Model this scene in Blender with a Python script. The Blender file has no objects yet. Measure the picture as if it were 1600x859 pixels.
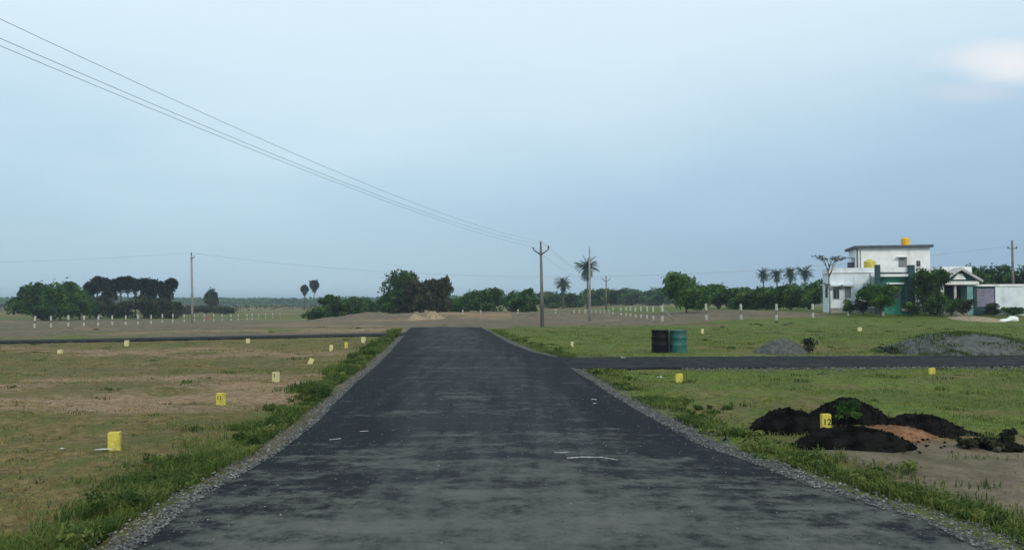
import bpy, bmesh, math, random
import numpy as np
from mathutils import Vector, Matrix

# ------------------------------------------------------------------ camera, sky, sun, exposure
scn = bpy.context.scene
R = math.radians
F = 1250.0                      # focal length in photo pixels (1600 wide)
HOR = 471.0                     # horizon row in the photo
CAMZ = 2.0
PITCH = math.atan((HOR - 429.5) / F)
cam_d = bpy.data.cameras.new('camera'); cam = bpy.data.objects.new('camera', cam_d)
scn.collection.objects.link(cam)
cam.location = (0, 0, CAMZ); cam.rotation_euler = (R(90) + PITCH, 0, 0)
cam_d.sensor_width = 36; cam_d.lens = 36 * F / 1600; cam_d.clip_start = 0.1; cam_d.clip_end = 9000
scn.camera = cam
scn.view_settings.view_transform = 'Standard'; scn.view_settings.look = 'None'
scn.view_settings.exposure = 0.14; scn.view_settings.gamma = 1
scn.render.film_transparent = False
SUN_EL, SUN_AZ = R(32), R(158)   # azimuth clockwise from +Y: behind the camera, to the right
SUN_W, HAZE_D = 1.5, 0.00045

def world():
    w = bpy.data.worlds.new('World'); scn.world = w; w.use_nodes = True
    nt = w.node_tree; nt.nodes.clear(); N = nt.nodes.new; L = nt.links.new
    out = N('ShaderNodeOutputWorld'); bg = N('ShaderNodeBackground'); bg.inputs[1].default_value = 0.1
    L(bg.outputs[0], out.inputs[0])
    sky = N('ShaderNodeTexSky'); sky.sky_type = 'NISHITA'; sky.sun_disc = False
    sky.sun_elevation = SUN_EL; sky.sun_rotation = SUN_AZ
    sky.dust_density = 3; sky.air_density = 1.2
    tc = N('ShaderNodeTexCoord'); sep = N('ShaderNodeSeparateXYZ'); L(tc.outputs['Generated'], sep.inputs[0])
    def math_(op, a, b=None, c=None, clamp=False):
        n = N('ShaderNodeMath'); n.operation = op; n.use_clamp = clamp
        for i, v in enumerate((a, b, c)):
            if v is None: continue
            if isinstance(v, (int, float)): n.inputs[i].default_value = v
            else: L(v, n.inputs[i])
        return n.outputs[0]
    def mix(f, a, b, mode='MIX'):
        n = N('ShaderNodeMix'); n.data_type = 'RGBA'; n.blend_type = mode
        for s, v in ((n.inputs[0], f), (n.inputs[6], a), (n.inputs[7], b)):
            if isinstance(v, (int, float)): s.default_value = v
            elif isinstance(v, tuple): s.default_value = (*v, 1)
            else: L(v, s)
        return n.outputs[2]
    X, Y, Z = sep.outputs
    # thin veil of high cloud: brighter overhead, bluer and duller low down
    veil = N('ShaderNodeValToRGB'); e = veil.color_ramp.elements
    veil.color_ramp.interpolation = 'B_SPLINE'
    e[0].position = 0.0; e[0].color = (.47, .64, .74, 1)
    e[1].position = 1.0; e[1].color = (.66, .85, .93, 1)
    for p, c in ((.05, (.42, .595, .735)), (.13, (.46, .65, .80)), (.21, (.60, .77, .885)), (.31, (.70, .86, .94)), (.45, (.74, .88, .94))):
        k = veil.color_ramp.elements.new(p); k.color = (*c, 1)
    nz = N('ShaderNodeTexNoise'); nz.inputs['Scale'].default_value = 2.2; nz.inputs['Detail'].default_value = 4
    mp = N('ShaderNodeMapping'); mp.inputs['Scale'].default_value = (1, 1, 3.5)
    mp.inputs['Rotation'].default_value = (0, .2, 0)
    L(tc.outputs['Generated'], mp.inputs[0]); L(mp.outputs[0], nz.inputs['Vector'])
    zz = math_('MULTIPLY_ADD', math_('SUBTRACT', nz.outputs[0], .5), .22, Z)
    L(math_('MAXIMUM', zz, 0.0), veil.inputs[0])
    # duller towards the right, near the horizon
    sm = N('ShaderNodeMapRange'); sm.interpolation_type = 'SMOOTHSTEP'
    L(X, sm.inputs[0]); sm.inputs[1].default_value = -.35; sm.inputs[2].default_value = .55
    lo = N('ShaderNodeMapRange'); lo.interpolation_type = 'SMOOTHSTEP'
    L(Z, lo.inputs[0]); lo.inputs[1].default_value = .36; lo.inputs[2].default_value = .05
    f = math_('MULTIPLY', sm.outputs[0], lo.outputs[0])
    col = mix(f, veil.outputs[0], mix(1.0, veil.outputs[0], (.70, .76, .84), 'MULTIPLY'))
    # small sunlit cloud bank low in the east
    u = math_('DIVIDE', X, math_('MAXIMUM', Y, .05)); v = math_('DIVIDE', Z, math_('MAXIMUM', Y, .05))
    n2 = N('ShaderNodeTexNoise'); n2.inputs['Scale'].default_value = 11; n2.inputs['Detail'].default_value = 9
    mp2 = N('ShaderNodeMapping'); mp2.inputs['Scale'].default_value = (1, 1, 2.2)
    L(tc.outputs['Generated'], mp2.inputs[0]); L(mp2.outputs[0], n2.inputs['Vector'])
    wob = math_('MULTIPLY', math_('SUBTRACT', n2.outputs[0], .5), 1.6)
    def blob(u0, v0, a, b):
        du = math_('DIVIDE', math_('SUBTRACT', u, u0), a); dv = math_('DIVIDE', math_('SUBTRACT', v, v0), b)
        d = math_('ADD', math_('MULTIPLY', du, du), math_('MULTIPLY', dv, dv))
        d = math_('ADD', d, wob)
        r = N('ShaderNodeMapRange'); r.interpolation_type = 'SMOOTHSTEP'
        L(d, r.inputs[0]); r.inputs[1].default_value = 1.5; r.inputs[2].default_value = -.5
        return math_('MULTIPLY', r.outputs[0], math_('GREATER_THAN', Y, .2))
    c1 = blob(.63, .303, .11, .030); c2 = blob(.568, .262, .07, .015)
    col = mix(math_('MULTIPLY', c1, .85), col, (.94, .91, .91))
    col = mix(math_('MULTIPLY', c2, .55), col, (.70, .72, .82))
    col10 = mix(1.0, col, (10., 10., 10.), 'MULTIPLY')
    tot = mix(.88, sky.outputs[0], col10)
    L(tot, bg.inputs[0])
world()
sun_d = bpy.data.lights.new('sun', 'SUN'); sun = bpy.data.objects.new('sun', sun_d)
scn.collection.objects.link(sun)
sun_d.energy = SUN_W; sun_d.angle = R(14); sun_d.color = (1, .92, .78)
sd = Vector((math.sin(SUN_AZ) * math.cos(SUN_EL), math.cos(SUN_AZ) * math.cos(SUN_EL), math.sin(SUN_EL)))
sun.rotation_euler = sd.to_track_quat('Z', 'Y').to_euler(); sun.location = (0, -20, 40)

# ------------------------------------------------------------------ helpers
COL = scn.collection
SP, CP = math.sin(PITCH), math.cos(PITCH)
def ray(px, py):
    a, b = (px - 800) / F, (429.5 - py) / F
    return np.array([a, CP - b * SP, SP + b * CP])
def P(px, py, d):                # point seen at a photo pixel, at distance d ahead
    r = ray(px, py); t = d / r[1]
    return np.array([r[0] * t, d, CAMZ + r[2] * t])
def sstep(a, b, x):
    t = np.clip((np.asarray(x, float) - a) / (b - a), 0, 1); return t * t * (3 - 2 * t)
_rt = np.random.RandomState(5).rand(256, 256)
def vnoise(x, y):
    x = np.asarray(x, float); y = np.asarray(y, float)
    xi = np.floor(x).astype(int); yi = np.floor(y).astype(int); fx = x - xi; fy = y - yi
    fx = fx * fx * (3 - 2 * fx); fy = fy * fy * (3 - 2 * fy)
    g = lambda i, j: _rt[i % 256, j % 256]
    return (g(xi, yi) * (1 - fx) + g(xi + 1, yi) * fx) * (1 - fy) + (g(xi, yi + 1) * (1 - fx) + g(xi + 1, yi + 1) * fx) * fy
def fbm(x, y, o=4):
    s = 0; a = .5; t = 0
    for i in range(o):
        s = s + a * vnoise(x * 2 ** i + 17.3 * i, y * 2 ** i + 9.1 * i); t += a; a *= .5
    return s / t

def T0(x, y):                    # broad lie of the land
    x = np.asarray(x, float); y = np.asarray(y, float)
    z = -1.15 * sstep(50, 140, y) * sstep(-4, -32, x)
    z = z + .92 * sstep(54, 78, y) * sstep(7, 27, x) * (1 - .5 * sstep(120, 400, y))
    rid = np.exp(-((y - 97 - .1 * x) / 9.) ** 2) * sstep(-27, -16, x) * sstep(16, 5, x)
    z = z + rid * (.45 + .7 * fbm(x * .22, y * .22, 3))
    return z
def hit(px, py, fn=None):
    fn = fn or T0
    r = ray(px, py); t = 3.0
    for _ in range(6000):
        p = r * t
        if CAMZ + p[2] <= fn(p[0], p[1]): return np.array([p[0], p[1], CAMZ + p[2]])
        t *= 1.002
    return r * t
def scr(x, y, z):                # inverse of P, only for planning
    zc = y * CP + (z - CAMZ) * SP; yc = -y * SP + (z - CAMZ) * CP
    return 800 + F * x / zc, 429.5 - F * yc / zc

# edges of the main road, from the lie of the place
Lpx = [(216, 858.5), (268, 815), (316, 781), (428, 715), (492, 663), (520, 633), (548, 605.6), (585.6, 574), (608, 551), (632, 523), (641, 513)]
Rpx = [(1524, 859), (1456, 826), (1351, 793), (1306, 779), (1240, 756), (1190, 734), (1136, 716), (1085, 695), (1027, 661), (973, 630), (938, 606.6), (898.6, 581),
       (867, 560), (829, 551), (798, 538), (770, 522), (750, 511.5)]
Lw = np.array([hit(a, b)[:2] for a, b in Lpx]); Rw = np.array([hit(a, b)[:2] for a, b in Rpx])
Lw = np.vstack([[Lw[0] + (Lw[0] - Lw[3]) * 4 * np.array([.35, 1])], Lw]); Rw = np.vstack([[Rw[0] + (Rw[0] - Rw[6]) * 4 * np.array([.1, 1])], Rw])
YEND = min(Lw[-1, 1], Rw[-1, 1])
def xL(y): return np.interp(y, Lw[:, 1], Lw[:, 0])
def xR(y): return np.interp(y, Rw[:, 1], Rw[:, 0])
SY0, SY1 = hit(925, 577.5)[1], hit(1580, 573.5)[1]      # south edge of the right side road
NY0, NY1 = hit(868, 560)[1], hit(1580, 557.6)[1]
SX0, SX1 = hit(925, 577.5)[0], hit(1580, 573.5)[0]
def yS(x): return SY0 + (SY1 - SY0) * (np.asarray(x) - SX0) / (SX1 - SX0)
def yN(x): return NY0 + (NY1 - NY0) * (np.asarray(x) - SX0) / (SX1 - SX0)
LA0, LA1 = hit(55, 536.3), hit(55, 533)
LB0, LB1 = hit(622, 524.8), hit(628, 521.6)
def yLS(x): return LA0[1] + (LB0[1] - LA0[1]) * (np.asarray(x) - LA0[0]) / (LB0[0] - LA0[0])
def yLN(x): return LA1[1] + (LB1[1] - LA1[1]) * (np.asarray(x) - LA1[0]) / (LB1[0] - LA1[0])
def on_road(x, y, m=0.0):        # signed: True where asphalt (grown by m) lies
    x = np.asarray(x, float); y = np.asarray(y, float)
    a = (y < YEND + m) & (x > xL(y) - m) & (x < xR(y) + m)
    b = (x > xR(y) - .5) & (y > yS(x) - m) & (y < yN(x) + m)
    c = (x < xL(y) + .5) & (y > yLS(x) - m) & (y < yLN(x) + m)
    return a | b | c
def T(x, y):
    x = np.asarray(x, float); y = np.asarray(y, float)
    off = np.ones(np.broadcast(x, y).shape)
    off = np.where(on_road(x, y, .55), 0., np.where(on_road(x, y, 1.3), .5, 1.))
    return T0(x, y) + off * ((fbm(x * .5, y * .5, 3) - .45) * .13 + .01)
ROADZ = .055

def np_mesh(name, verts, faces, mats, tone=None, midx=None, smooth=False, extra=None):
    me = bpy.data.meshes.new(name)
    faces = [np.asarray(f, int) for f in faces if len(f)]
    verts = np.asarray(verts, float)
    me.vertices.add(len(verts)); me.vertices.foreach_set('co', verts.ravel())
    tot = sum(f.size for f in faces); nf = sum(len(f) for f in faces)
    me.loops.add(tot); me.polygons.add(nf)
    me.loops.foreach_set('vertex_index', np.concatenate([f.ravel() for f in faces]))
    sizes = np.concatenate([np.full(len(f), f.shape[1]) for f in faces])
    starts = np.concatenate([[0], np.cumsum(sizes)[:-1]])
    me.polygons.foreach_set('loop_start', starts)
    if midx is not None: me.polygons.foreach_set('material_index', np.asarray(midx, int))
    me.polygons.foreach_set('use_smooth', np.full(nf, smooth))
    me.update(calc_edges=True)
    if tone is not None:
        at = me.attributes.new('tone', 'FLOAT', 'FACE'); at.data.foreach_set('value', np.asarray(tone, float))
    if extra is not None:
        at = me.color_attributes.new('zone', 'FLOAT_COLOR', 'POINT'); at.data.foreach_set('color', extra.ravel())
    for m in (mats if isinstance(mats, (list, tuple)) else [mats]): me.materials.append(m)
    return me
def link(name, me, parent=None, loc=None):
    o = bpy.data.objects.new(name, me); COL.objects.link(o)
    if parent is not None: o.parent = parent
    if loc is not None: o.location = loc
    return o
def tag(o, label, cat, group=None):
    o['label'] = label; o['category'] = cat
    if group: o['group'] = group
    return o
def kind(o, k, label=None):
    o['kind'] = k
    if label: o['label'] = label
    return o
def thing(name, loc, label, cat, group=None, rz=0):
    o = bpy.data.objects.new(name, None); COL.objects.link(o); o.empty_display_size = .2
    o.location = loc; o.rotation_euler = (0, 0, rz)
    return tag(o, label, cat, group)
class MB:                         # collects shapes into one mesh
    def __init__(s): s.bm = bmesh.new()
    def box(s, x0, x1, y0, y1, z0, z1, bev=0.0, M=None, mi=0):
        r = bmesh.ops.create_cube(s.bm, size=1)
        vs = r['verts']
        for v in vs: v.co = Vector(((x0 + x1) / 2 + v.co.x * (x1 - x0), (y0 + y1) / 2 + v.co.y * (y1 - y0), (z0 + z1) / 2 + v.co.z * (z1 - z0)))
        if M is not None: bmesh.ops.transform(s.bm, matrix=M, verts=vs)
        fs = {f for v in vs for f in v.link_faces}
        for f in fs: f.material_index = mi
        if bev:
            es = list({e for v in vs for e in v.link_edges})
            bmesh.ops.bevel(s.bm, geom=es, offset=bev, segments=2, affect='EDGES')
        return s
    def tube(s, pts, rads, n=8, caps=True, mi=0):
        pts = [Vector(p) for p in pts]; rings = []
        for i, p in enumerate(pts):
            t = (pts[min(i + 1, len(pts) - 1)] - pts[max(i - 1, 0)]).normalized()
            a = t.orthogonal().normalized() if i == 0 else (a0 - t * a0.dot(t)).normalized()
            a0 = a; b = t.cross(a)
            r = rads[i] if hasattr(rads, '__len__') else rads
            rings.append([s.bm.verts.new(p + (a * math.cos(q) + b * math.sin(q)) * r) for q in [2 * math.pi * k / n for k in range(n)]])
        for i in range(len(rings) - 1):
            for k in range(n):
                f = s.bm.faces.new((rings[i][k], rings[i][(k + 1) % n], rings[i + 1][(k + 1) % n], rings[i + 1][k])); f.smooth = True; f.material_index = mi
        if caps:
            for rg in (rings[0][::-1], rings[-1]): f = s.bm.faces.new(rg); f.material_index = mi
        return s
    def lathe(s, prof, n=28, c=(0, 0, 0), mi=0, smooth=True):
        rings = [[s.bm.verts.new((c[0] + r * math.cos(2 * math.pi * k / n), c[1] + r * math.sin(2 * math.pi * k / n), c[2] + z)) for k in range(n)] for r, z in prof]
        for i in range(len(rings) - 1):
            for k in range(n):
                f = s.bm.faces.new((rings[i][k], rings[i][(k + 1) % n], rings[i + 1][(k + 1) % n], rings[i + 1][k])); f.smooth = smooth; f.material_index = mi
        s.bm.faces.new(rings[0][::-1]).material_index = mi; s.bm.faces.new(rings[-1]).material_index = mi
        return s
    def prism(s, poly, y0, y1, mi=0):   # poly in (x, z), extruded along y
        a = [s.bm.verts.new((x, y0, z)) for x, z in poly]; b = [s.bm.verts.new((x, y1, z)) for x, z in poly]
        n = len(poly); fs = [s.bm.faces.new(a), s.bm.faces.new(b[::-1])]
        for i in range(n): fs.append(s.bm.faces.new((a[i], b[i], b[(i + 1) % n], a[(i + 1) % n])))
        for f in fs: f.material_index = mi
        return s
    def build(s, name, mats, parent=None, loc=None):
        bmesh.ops.recalc_face_normals(s.bm, faces=s.bm.faces)
        me = bpy.data.meshes.new(name); s.bm.to_mesh(me); s.bm.free()
        for m in (mats if isinstance(mats, (list, tuple)) else [mats]): me.materials.append(m)
        return link(name, me, parent, loc)

# ------------------------------------------------------------------ materials
def nmat(name):
    m = bpy.data.materials.new(name); m.use_nodes = True
    nt = m.node_tree; b = nt.nodes['Principled BSDF']; return m, nt, b
def n_mix(nt, f, a, b, mode='MIX'):
    n = nt.nodes.new('ShaderNodeMix'); n.data_type = 'RGBA'; n.blend_type = mode
    for s, v in ((n.inputs[0], f), (n.inputs[6], a), (n.inputs[7], b)):
        if isinstance(v, (int, float)): s.default_value = v
        elif isinstance(v, tuple): s.default_value = (*v, 1)
        else: nt.links.new(v, s)
    return n.outputs[2]
def n_noise(nt, scale, detail=4, vec=None, sc=None, rough=.55):
    n = nt.nodes.new('ShaderNodeTexNoise'); n.inputs['Scale'].default_value = scale; n.inputs['Detail'].default_value = detail
    n.inputs['Roughness'].default_value = rough
    if vec is None:
        tc = nt.nodes.new('ShaderNodeTexCoord'); vec = tc.outputs['Object']
    if sc:
        mp = nt.nodes.new('ShaderNodeMapping'); mp.inputs['Scale'].default_value = sc; nt.links.new(vec, mp.inputs[0]); vec = mp.outputs[0]
    nt.links.new(vec, n.inputs['Vector']); return n.outputs[0]
def n_map(nt, v, a, b, c=0., d=1., smooth=True):
    n = nt.nodes.new('ShaderNodeMapRange')
    if smooth: n.interpolation_type = 'SMOOTHSTEP'
    nt.links.new(v, n.inputs[0])
    for i, q in enumerate((a, b, c, d)): n.inputs[i + 1].default_value = q
    return n.outputs[0]
def n_math(nt, op, a, b=None, clamp=False):
    n = nt.nodes.new('ShaderNodeMath'); n.operation = op; n.use_clamp = clamp
    for i, v in enumerate((a, b)):
        if v is None: continue
        if isinstance(v, (int, float)): n.inputs[i].default_value = v
        else: nt.links.new(v, n.inputs[i])
    return n.outputs[0]
def n_bump(nt, b, h, strength=.5, dist=.02):
    n = nt.nodes.new('ShaderNodeBump'); n.inputs['Strength'].default_value = strength; n.inputs['Distance'].default_value = dist
    nt.links.new(h, n.inputs['Height']); nt.links.new(n.outputs[0], b.inputs['Normal'])
def surf(name, c1, c2, scale=3, rough=.85, bump=.3, dist=.01, spec=.3, metal=0, lo=.35, hi=.65, sc=None, grime=None, gscale=8):
    m, nt, b = nmat(name)
    c = n_mix(nt, n_map(nt, n_noise(nt, scale, 5, sc=sc), lo, hi), c1, c2)
    if grime: c = n_mix(nt, n_map(nt, n_noise(nt, gscale, 6, sc=(1, 1, .35)), .5, .75, 0, .75), c, grime)
    nt.links.new(c, b.inputs['Base Color'])
    b.inputs['Roughness'].default_value = rough; b.inputs['Specular IOR Level'].default_value = spec; b.inputs['Metallic'].default_value = metal
    if bump: n_bump(nt, b, n_noise(nt, scale * 6, 5), bump, dist)
    return m
def leafmat(name, dark, mid, light, trans=.25):
    m, nt, b = nmat(name)
    a = nt.nodes.new('ShaderNodeAttribute'); a.attribute_name = 'tone'
    r = nt.nodes.new('ShaderNodeValToRGB'); nt.links.new(a.outputs['Fac'], r.inputs[0])
    r.color_ramp.elements[0].color = (*dark, 1); r.color_ramp.elements[1].color = (*light, 1)
    k = r.color_ramp.elements.new(.5); k.color = (*mid, 1)
    nt.links.new(r.outputs[0], b.inputs['Base Color']); b.inputs['Roughness'].default_value = .7; b.inputs['Specular IOR Level'].default_value = .2
    t = nt.nodes.new('ShaderNodeBsdfTranslucent'); nt.links.new(r.outputs[0], t.inputs[0])
    mx = nt.nodes.new('ShaderNodeMixShader'); mx.inputs[0].default_value = trans
    nt.links.new(b.outputs[0], mx.inputs[1]); nt.links.new(t.outputs[0], mx.inputs[2])
    nt.links.new(mx.outputs[0], nt.nodes['Material Output'].inputs[0])
    return m

def ground_mat():
    m, nt, b = nmat('field_ground')
    a = nt.nodes.new('ShaderNodeAttribute'); a.attribute_name = 'zone'
    s = nt.nodes.new('ShaderNodeSeparateColor'); nt.links.new(a.outputs['Color'], s.inputs[0])
    tc = nt.nodes.new('ShaderNodeTexCoord'); V = tc.outputs['Object']
    n1 = n_noise(nt, 1.6, 8, V, rough=.7); n2 = n_noise(nt, .35, 6, V, (1, .8, 1)); n3 = n_noise(nt, 14, 5, V, rough=.7); n4 = n_noise(nt, 5, 7, V, rough=.75)
    dry = n_mix(nt, n_map(nt, n4, .35, .65), (.095, .072, .027), (.225, .165, .070))
    dry = n_mix(nt, n_map(nt, n1, .45, .62), dry, (.095, .105, .028))
    green = n_mix(nt, n_map(nt, n4, .35, .65), (.05, .085, .014), (.15, .185, .034))
    soil = n_mix(nt, n_map(nt, n4, .35, .65), (.19, .12, .07), (.33, .225, .135))
    grey = n_mix(nt, n_map(nt, n1, .35, .65), (.115, .088, .060), (.20, .155, .110))
    def th(ch, lo, hi, k=.55):
        v = n_math(nt, 'ADD', s.outputs[ch], n_math(nt, 'MULTIPLY', n_math(nt, 'SUBTRACT', n_mixv(nt, n1, n4), .5), k))
        return n_map(nt, v, lo, hi)
    c = n_mix(nt, th(2, .35, .65), dry, grey)
    c = n_mix(nt, th(1, .42, .62), c, soil)
    c = n_mix(nt, th(0, .36, .66, .8), c, green)
    c = n_mix(nt, n_map(nt, n3, .52, .68, 0, .7), c, (.035, .034, .018))
    c = n_mix(nt, n_map(nt, n2, .45, .65, 0, .4), c, (.055, .065, .024))
    nt.links.new(c, b.inputs['Base Color']); b.inputs['Roughness'].default_value = .95; b.inputs['Specular IOR Level'].default_value = .12
    n_bump(nt, b, n_mixv(nt, n3, n4), .7, .05)
    return m
def n_mixv(nt, a, b):
    return n_math(nt, 'ADD', n_math(nt, 'MULTIPLY', a, .5), n_math(nt, 'MULTIPLY', b, .5))
def asphalt_mat(name, dusty=True, k=1.):
    m, nt, b = nmat(name)
    tc = nt.nodes.new('ShaderNodeTexCoord'); V = tc.outputs['Object']
    sp = nt.nodes.new('ShaderNodeSeparateXYZ'); nt.links.new(V, sp.inputs[0])
    a1 = n_noise(nt, 150, 4, V, rough=.8); a2 = n_noise(nt, 1.3, 9, V, (.55, 1.5, 1), .72); a3 = n_noise(nt, .42, 6, V, (.6, 1.6, 1), .65); a4 = n_noise(nt, 5, 9, V, (1, 1, 1), rough=.75)
    a5 = n_noise(nt, 3.2, 5, V, (1, .09, 1), .6); a6 = n_noise(nt, 38, 5, V, rough=.9)
    c = n_mix(nt, n_map(nt, a1, .40, .66), (.008 * k, .0105 * k, .0135 * k), (.034 * k, .039 * k, .045 * k))
    c = n_mix(nt, n_map(nt, n_mixv(nt, a4, a5), .46, .62, 0, .5), c, (.040, .045, .049))
    c = n_mix(nt, n_map(nt, a6, .57, .68, 0, .55), c, (.09, .093, .098))
    c = n_mix(nt, n_map(nt, a6, .44, .36, 0, .6), c, (.008, .009, .012))
    if not dusty:
        c = n_mix(nt, n_map(nt, n_mixv(nt, a2, a4), .47, .64, 0, .6), c, (.095, .09, .08))
    if dusty:
        at = nt.nodes.new('ShaderNodeAttribute'); at.attribute_name = 'across'
        lane = n_map(nt, n_math(nt, 'ABSOLUTE', at.outputs['Fac']), .95, .35)
        lane = n_math(nt, 'MULTIPLY', lane, n_map(nt, a5, .3, .6, .5, 1))
        near = n_map(nt, sp.outputs[1], 12.5, 6.0)
        v = n_math(nt, 'ADD', n_math(nt, 'MULTIPLY', a2, .4), n_math(nt, 'MULTIPLY', a3, .25))
        v = n_math(nt, 'ADD', v, n_math(nt, 'MULTIPLY', a4, .35))
        amt = n_math(nt, 'ADD', n_math(nt, 'MULTIPLY', near, .105), n_math(nt, 'MULTIPLY', lane, .055))
        v = n_math(nt, 'ADD', v, amt)
        v = n_math(nt, 'ADD', v, n_math(nt, 'MULTIPLY', n_math(nt, 'SUBTRACT', a6, .5), .16))
        c = n_mix(nt, n_map(nt, v, .545, .645, 0, .75), c, (.115, .12, .112))
        c = n_mix(nt, n_map(nt, v, .62, .72, 0, .6), c, (.17, .168, .155))
        c = n_mix(nt, n_map(nt, lane, .2, 1, 0, .28), c, (.07, .075, .08))
    nt.links.new(c, b.inputs['Base Color']); b.inputs['Roughness'].default_value = .95; b.inputs['Specular IOR Level'].default_value = .06
    n_bump(nt, b, n_mixv(nt, a1, n_noise(nt, 45, 4, V)), .8, .012)
    return m
M = dict(
    ground=ground_mat(), asphalt=asphalt_mat('asphalt'), asphalt2=asphalt_mat('side_road_asphalt', False, .9),
    gravel=surf('gravel', (.05, .052, .05), (.13, .128, .115), 30, .9, .9, .03, lo=.4, hi=.6),
    stone=leafmat('stone_chips', (.05, .052, .056), (.11, .113, .115), (.26, .26, .25), 0),
    grass=leafmat('verge_grass', (.028, .055, .012), (.068, .115, .022), (.18, .205, .055), .3),
    turf=leafmat('field_grass', (.055, .085, .014), (.14, .175, .034), (.29, .27, .085), .3),
    straw=leafmat('dry_grass', (.11, .085, .03), (.22, .17, .065), (.36, .28, .12), .3),
    leaf=leafmat('tree_leaves', (.012, .036, .008), (.042, .11, .020), (.15, .25, .045)),
    leafb=leafmat('dull_leaves', (.018, .026, .013), (.05, .058, .028), (.11, .11, .05)),
    leafbright=leafmat('bright_leaves', (.018, .055, .010), (.055, .14, .022), (.15, .25, .04)),
    leafdark=leafmat('palm_leaves', (.006, .012, .010), (.014, .026, .018), (.03, .05, .03), .1),
    cocoleaf=leafmat('coconut_leaves', (.012, .026, .018), (.03, .055, .03), (.06, .095, .045), .15),
    bark=surf('bark', (.06, .05, .04), (.13, .11, .09), 6, .95, .6, .03),
    barkpale=surf('pale_bark', (.14, .13, .11), (.25, .23, .2), 6, .95, .6, .02),
    concrete=surf('pole_concrete', (.20, .20, .185), (.32, .315, .29), 4, .9, .3, .01),
    darkpole=surf('weathered_pole_concrete', (.085, .085, .085), (.17, .165, .155), 3, .9, .3, .01, sc=(1, 1, .3)),
    steel=surf('galvanised_steel', (.09, .09, .095), (.18, .18, .19), 8, .5, .1, .003, metal=.6),
    insul=surf('porcelain', (.12, .10, .09), (.2, .17, .15), 8, .3, 0),
    wire=surf('wire_metal', (.20, .21, .22), (.28, .29, .30), 5, .5, 0, metal=.4),
    postwhite=surf('white_painted_post', (.36, .36, .33), (.52, .51, .47), 9, .8, .3, .004, grime=(.3, .28, .22)),
    postdark=surf('post_bare_middle', (.10, .11, .085), (.17, .17, .14), 9, .9, .3, .004),
    yellow=surf('yellow_painted_stone', (.50, .43, .05), (.62, .54, .12), 22, .8, .6, .006, grime=(.26, .21, .09), gscale=9),
    yellowpale=surf('faded_yellow_stone', (.50, .46, .22), (.64, .60, .34), 22, .8, .6, .006, grime=(.45, .42, .28), gscale=14),
    black=surf('black_paint', (.02, .02, .015), (.05, .045, .02), 30, .7, 0),
    drumblack=surf('tarry_black_drum', (.002, .002, .003), (.005, .005, .006), 7, .6, .3, .004, spec=.2),
    drumteal=surf('teal_drum_paint', (.012, .085, .08), (.03, .15, .13), 5, .5, .2, .004, grime=(.09, .075, .05)),
    drumlid=surf('dusty_drum_lid', (.12, .12, .11), (.2, .2, .18), 9, .7, .2, .004),
    white=surf('white_wall_paint', (.76, .77, .78), (.84, .85, .86), 1.2, .9, .15, .004, grime=(.5, .5, .48), gscale=1.4),
    whiteblue=surf('bluish_white_wall_paint', (.62, .68, .74), (.74, .80, .84), 1.2, .9, .15, .004, grime=(.42, .46, .48), gscale=1.6),
    slab=surf('dark_roof_edge', (.06, .07, .085), (.10, .11, .13), 3, .8, .1),
    green=surf('teal_green_wall', (.03, .20, .145), (.05, .27, .20), 2, .85, .15, .004, grime=(.03, .12, .09), gscale=2),
    tealwall=surf('pale_teal_wall', (.13, .28, .28), (.2, .36, .35), 2, .85, .15, .004),
    teal=surf('dark_teal_paint', (.015, .05, .055), (.03, .08, .085), 2, .8, .1),
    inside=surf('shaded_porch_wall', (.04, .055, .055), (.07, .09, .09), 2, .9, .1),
    glass=surf('dark_window_glass', (.015, .02, .028), (.03, .04, .05), 2, .15, 0, spec=.5),
    greywood=surf('grey_shutter', (.16, .17, .19), (.25, .26, .28), 4, .7, .2, sc=(1, 1, 8)),
    lav=surf('lavender_gate_paint', (.20, .185, .27), (.27, .25, .34), 3, .7, .2, .004, grime=(.12, .12, .2), gscale=3),
    rooftile=surf('pale_roof_cement', (.42, .42, .42), (.55, .55, .54), 3, .9, .3),
    tankorange=surf('orange_yellow_tank', (.80, .42, .01), (.90, .52, .02), 2, .5, 0),
    tankolive=surf('olive_yellow_tank', (.50, .42, .06), (.60, .50, .09), 2, .6, 0, grime=(.36, .32, .1), gscale=3),
    tarsoil=surf('black_tarry_soil', (.003, .003, .0032), (.016, .015, .0145), 5, 1., .9, .05, spec=.03),
    redsoil=surf('orange_red_soil', (.15, .075, .04), (.25, .135, .075), 4, .95, .7, .03, spec=.1),
    greyheap=surf('grey_stone_dust', (.07, .075, .07), (.125, .13, .125), 6, .95, .9, .04, spec=.15),
    sand=surf('pale_sand', (.22, .17, .105), (.36, .28, .19), 4, .95, .6, .03),
    lime=surf('white_lime', (.42, .43, .42), (.6, .6, .58), 12, .95, .6, .01),
    sack=surf('white_woven_sack', (.7, .72, .7), (.82, .84, .82), 12, .7, .4, .01),
    laterite=surf('red_brown_earth', (.2, .11, .07), (.3, .18, .12), 3, .95, .5, .03),
    wood=surf('weathered_wood', (.16, .11, .07), (.26, .19, .13), 6, .9, .3, .01, sc=(4, 4, 1)),
    cloth=surf('faded_cloth', (.45, .40, .42), (.6, .55, .56), 6, .9, .2, .01),
)

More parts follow.
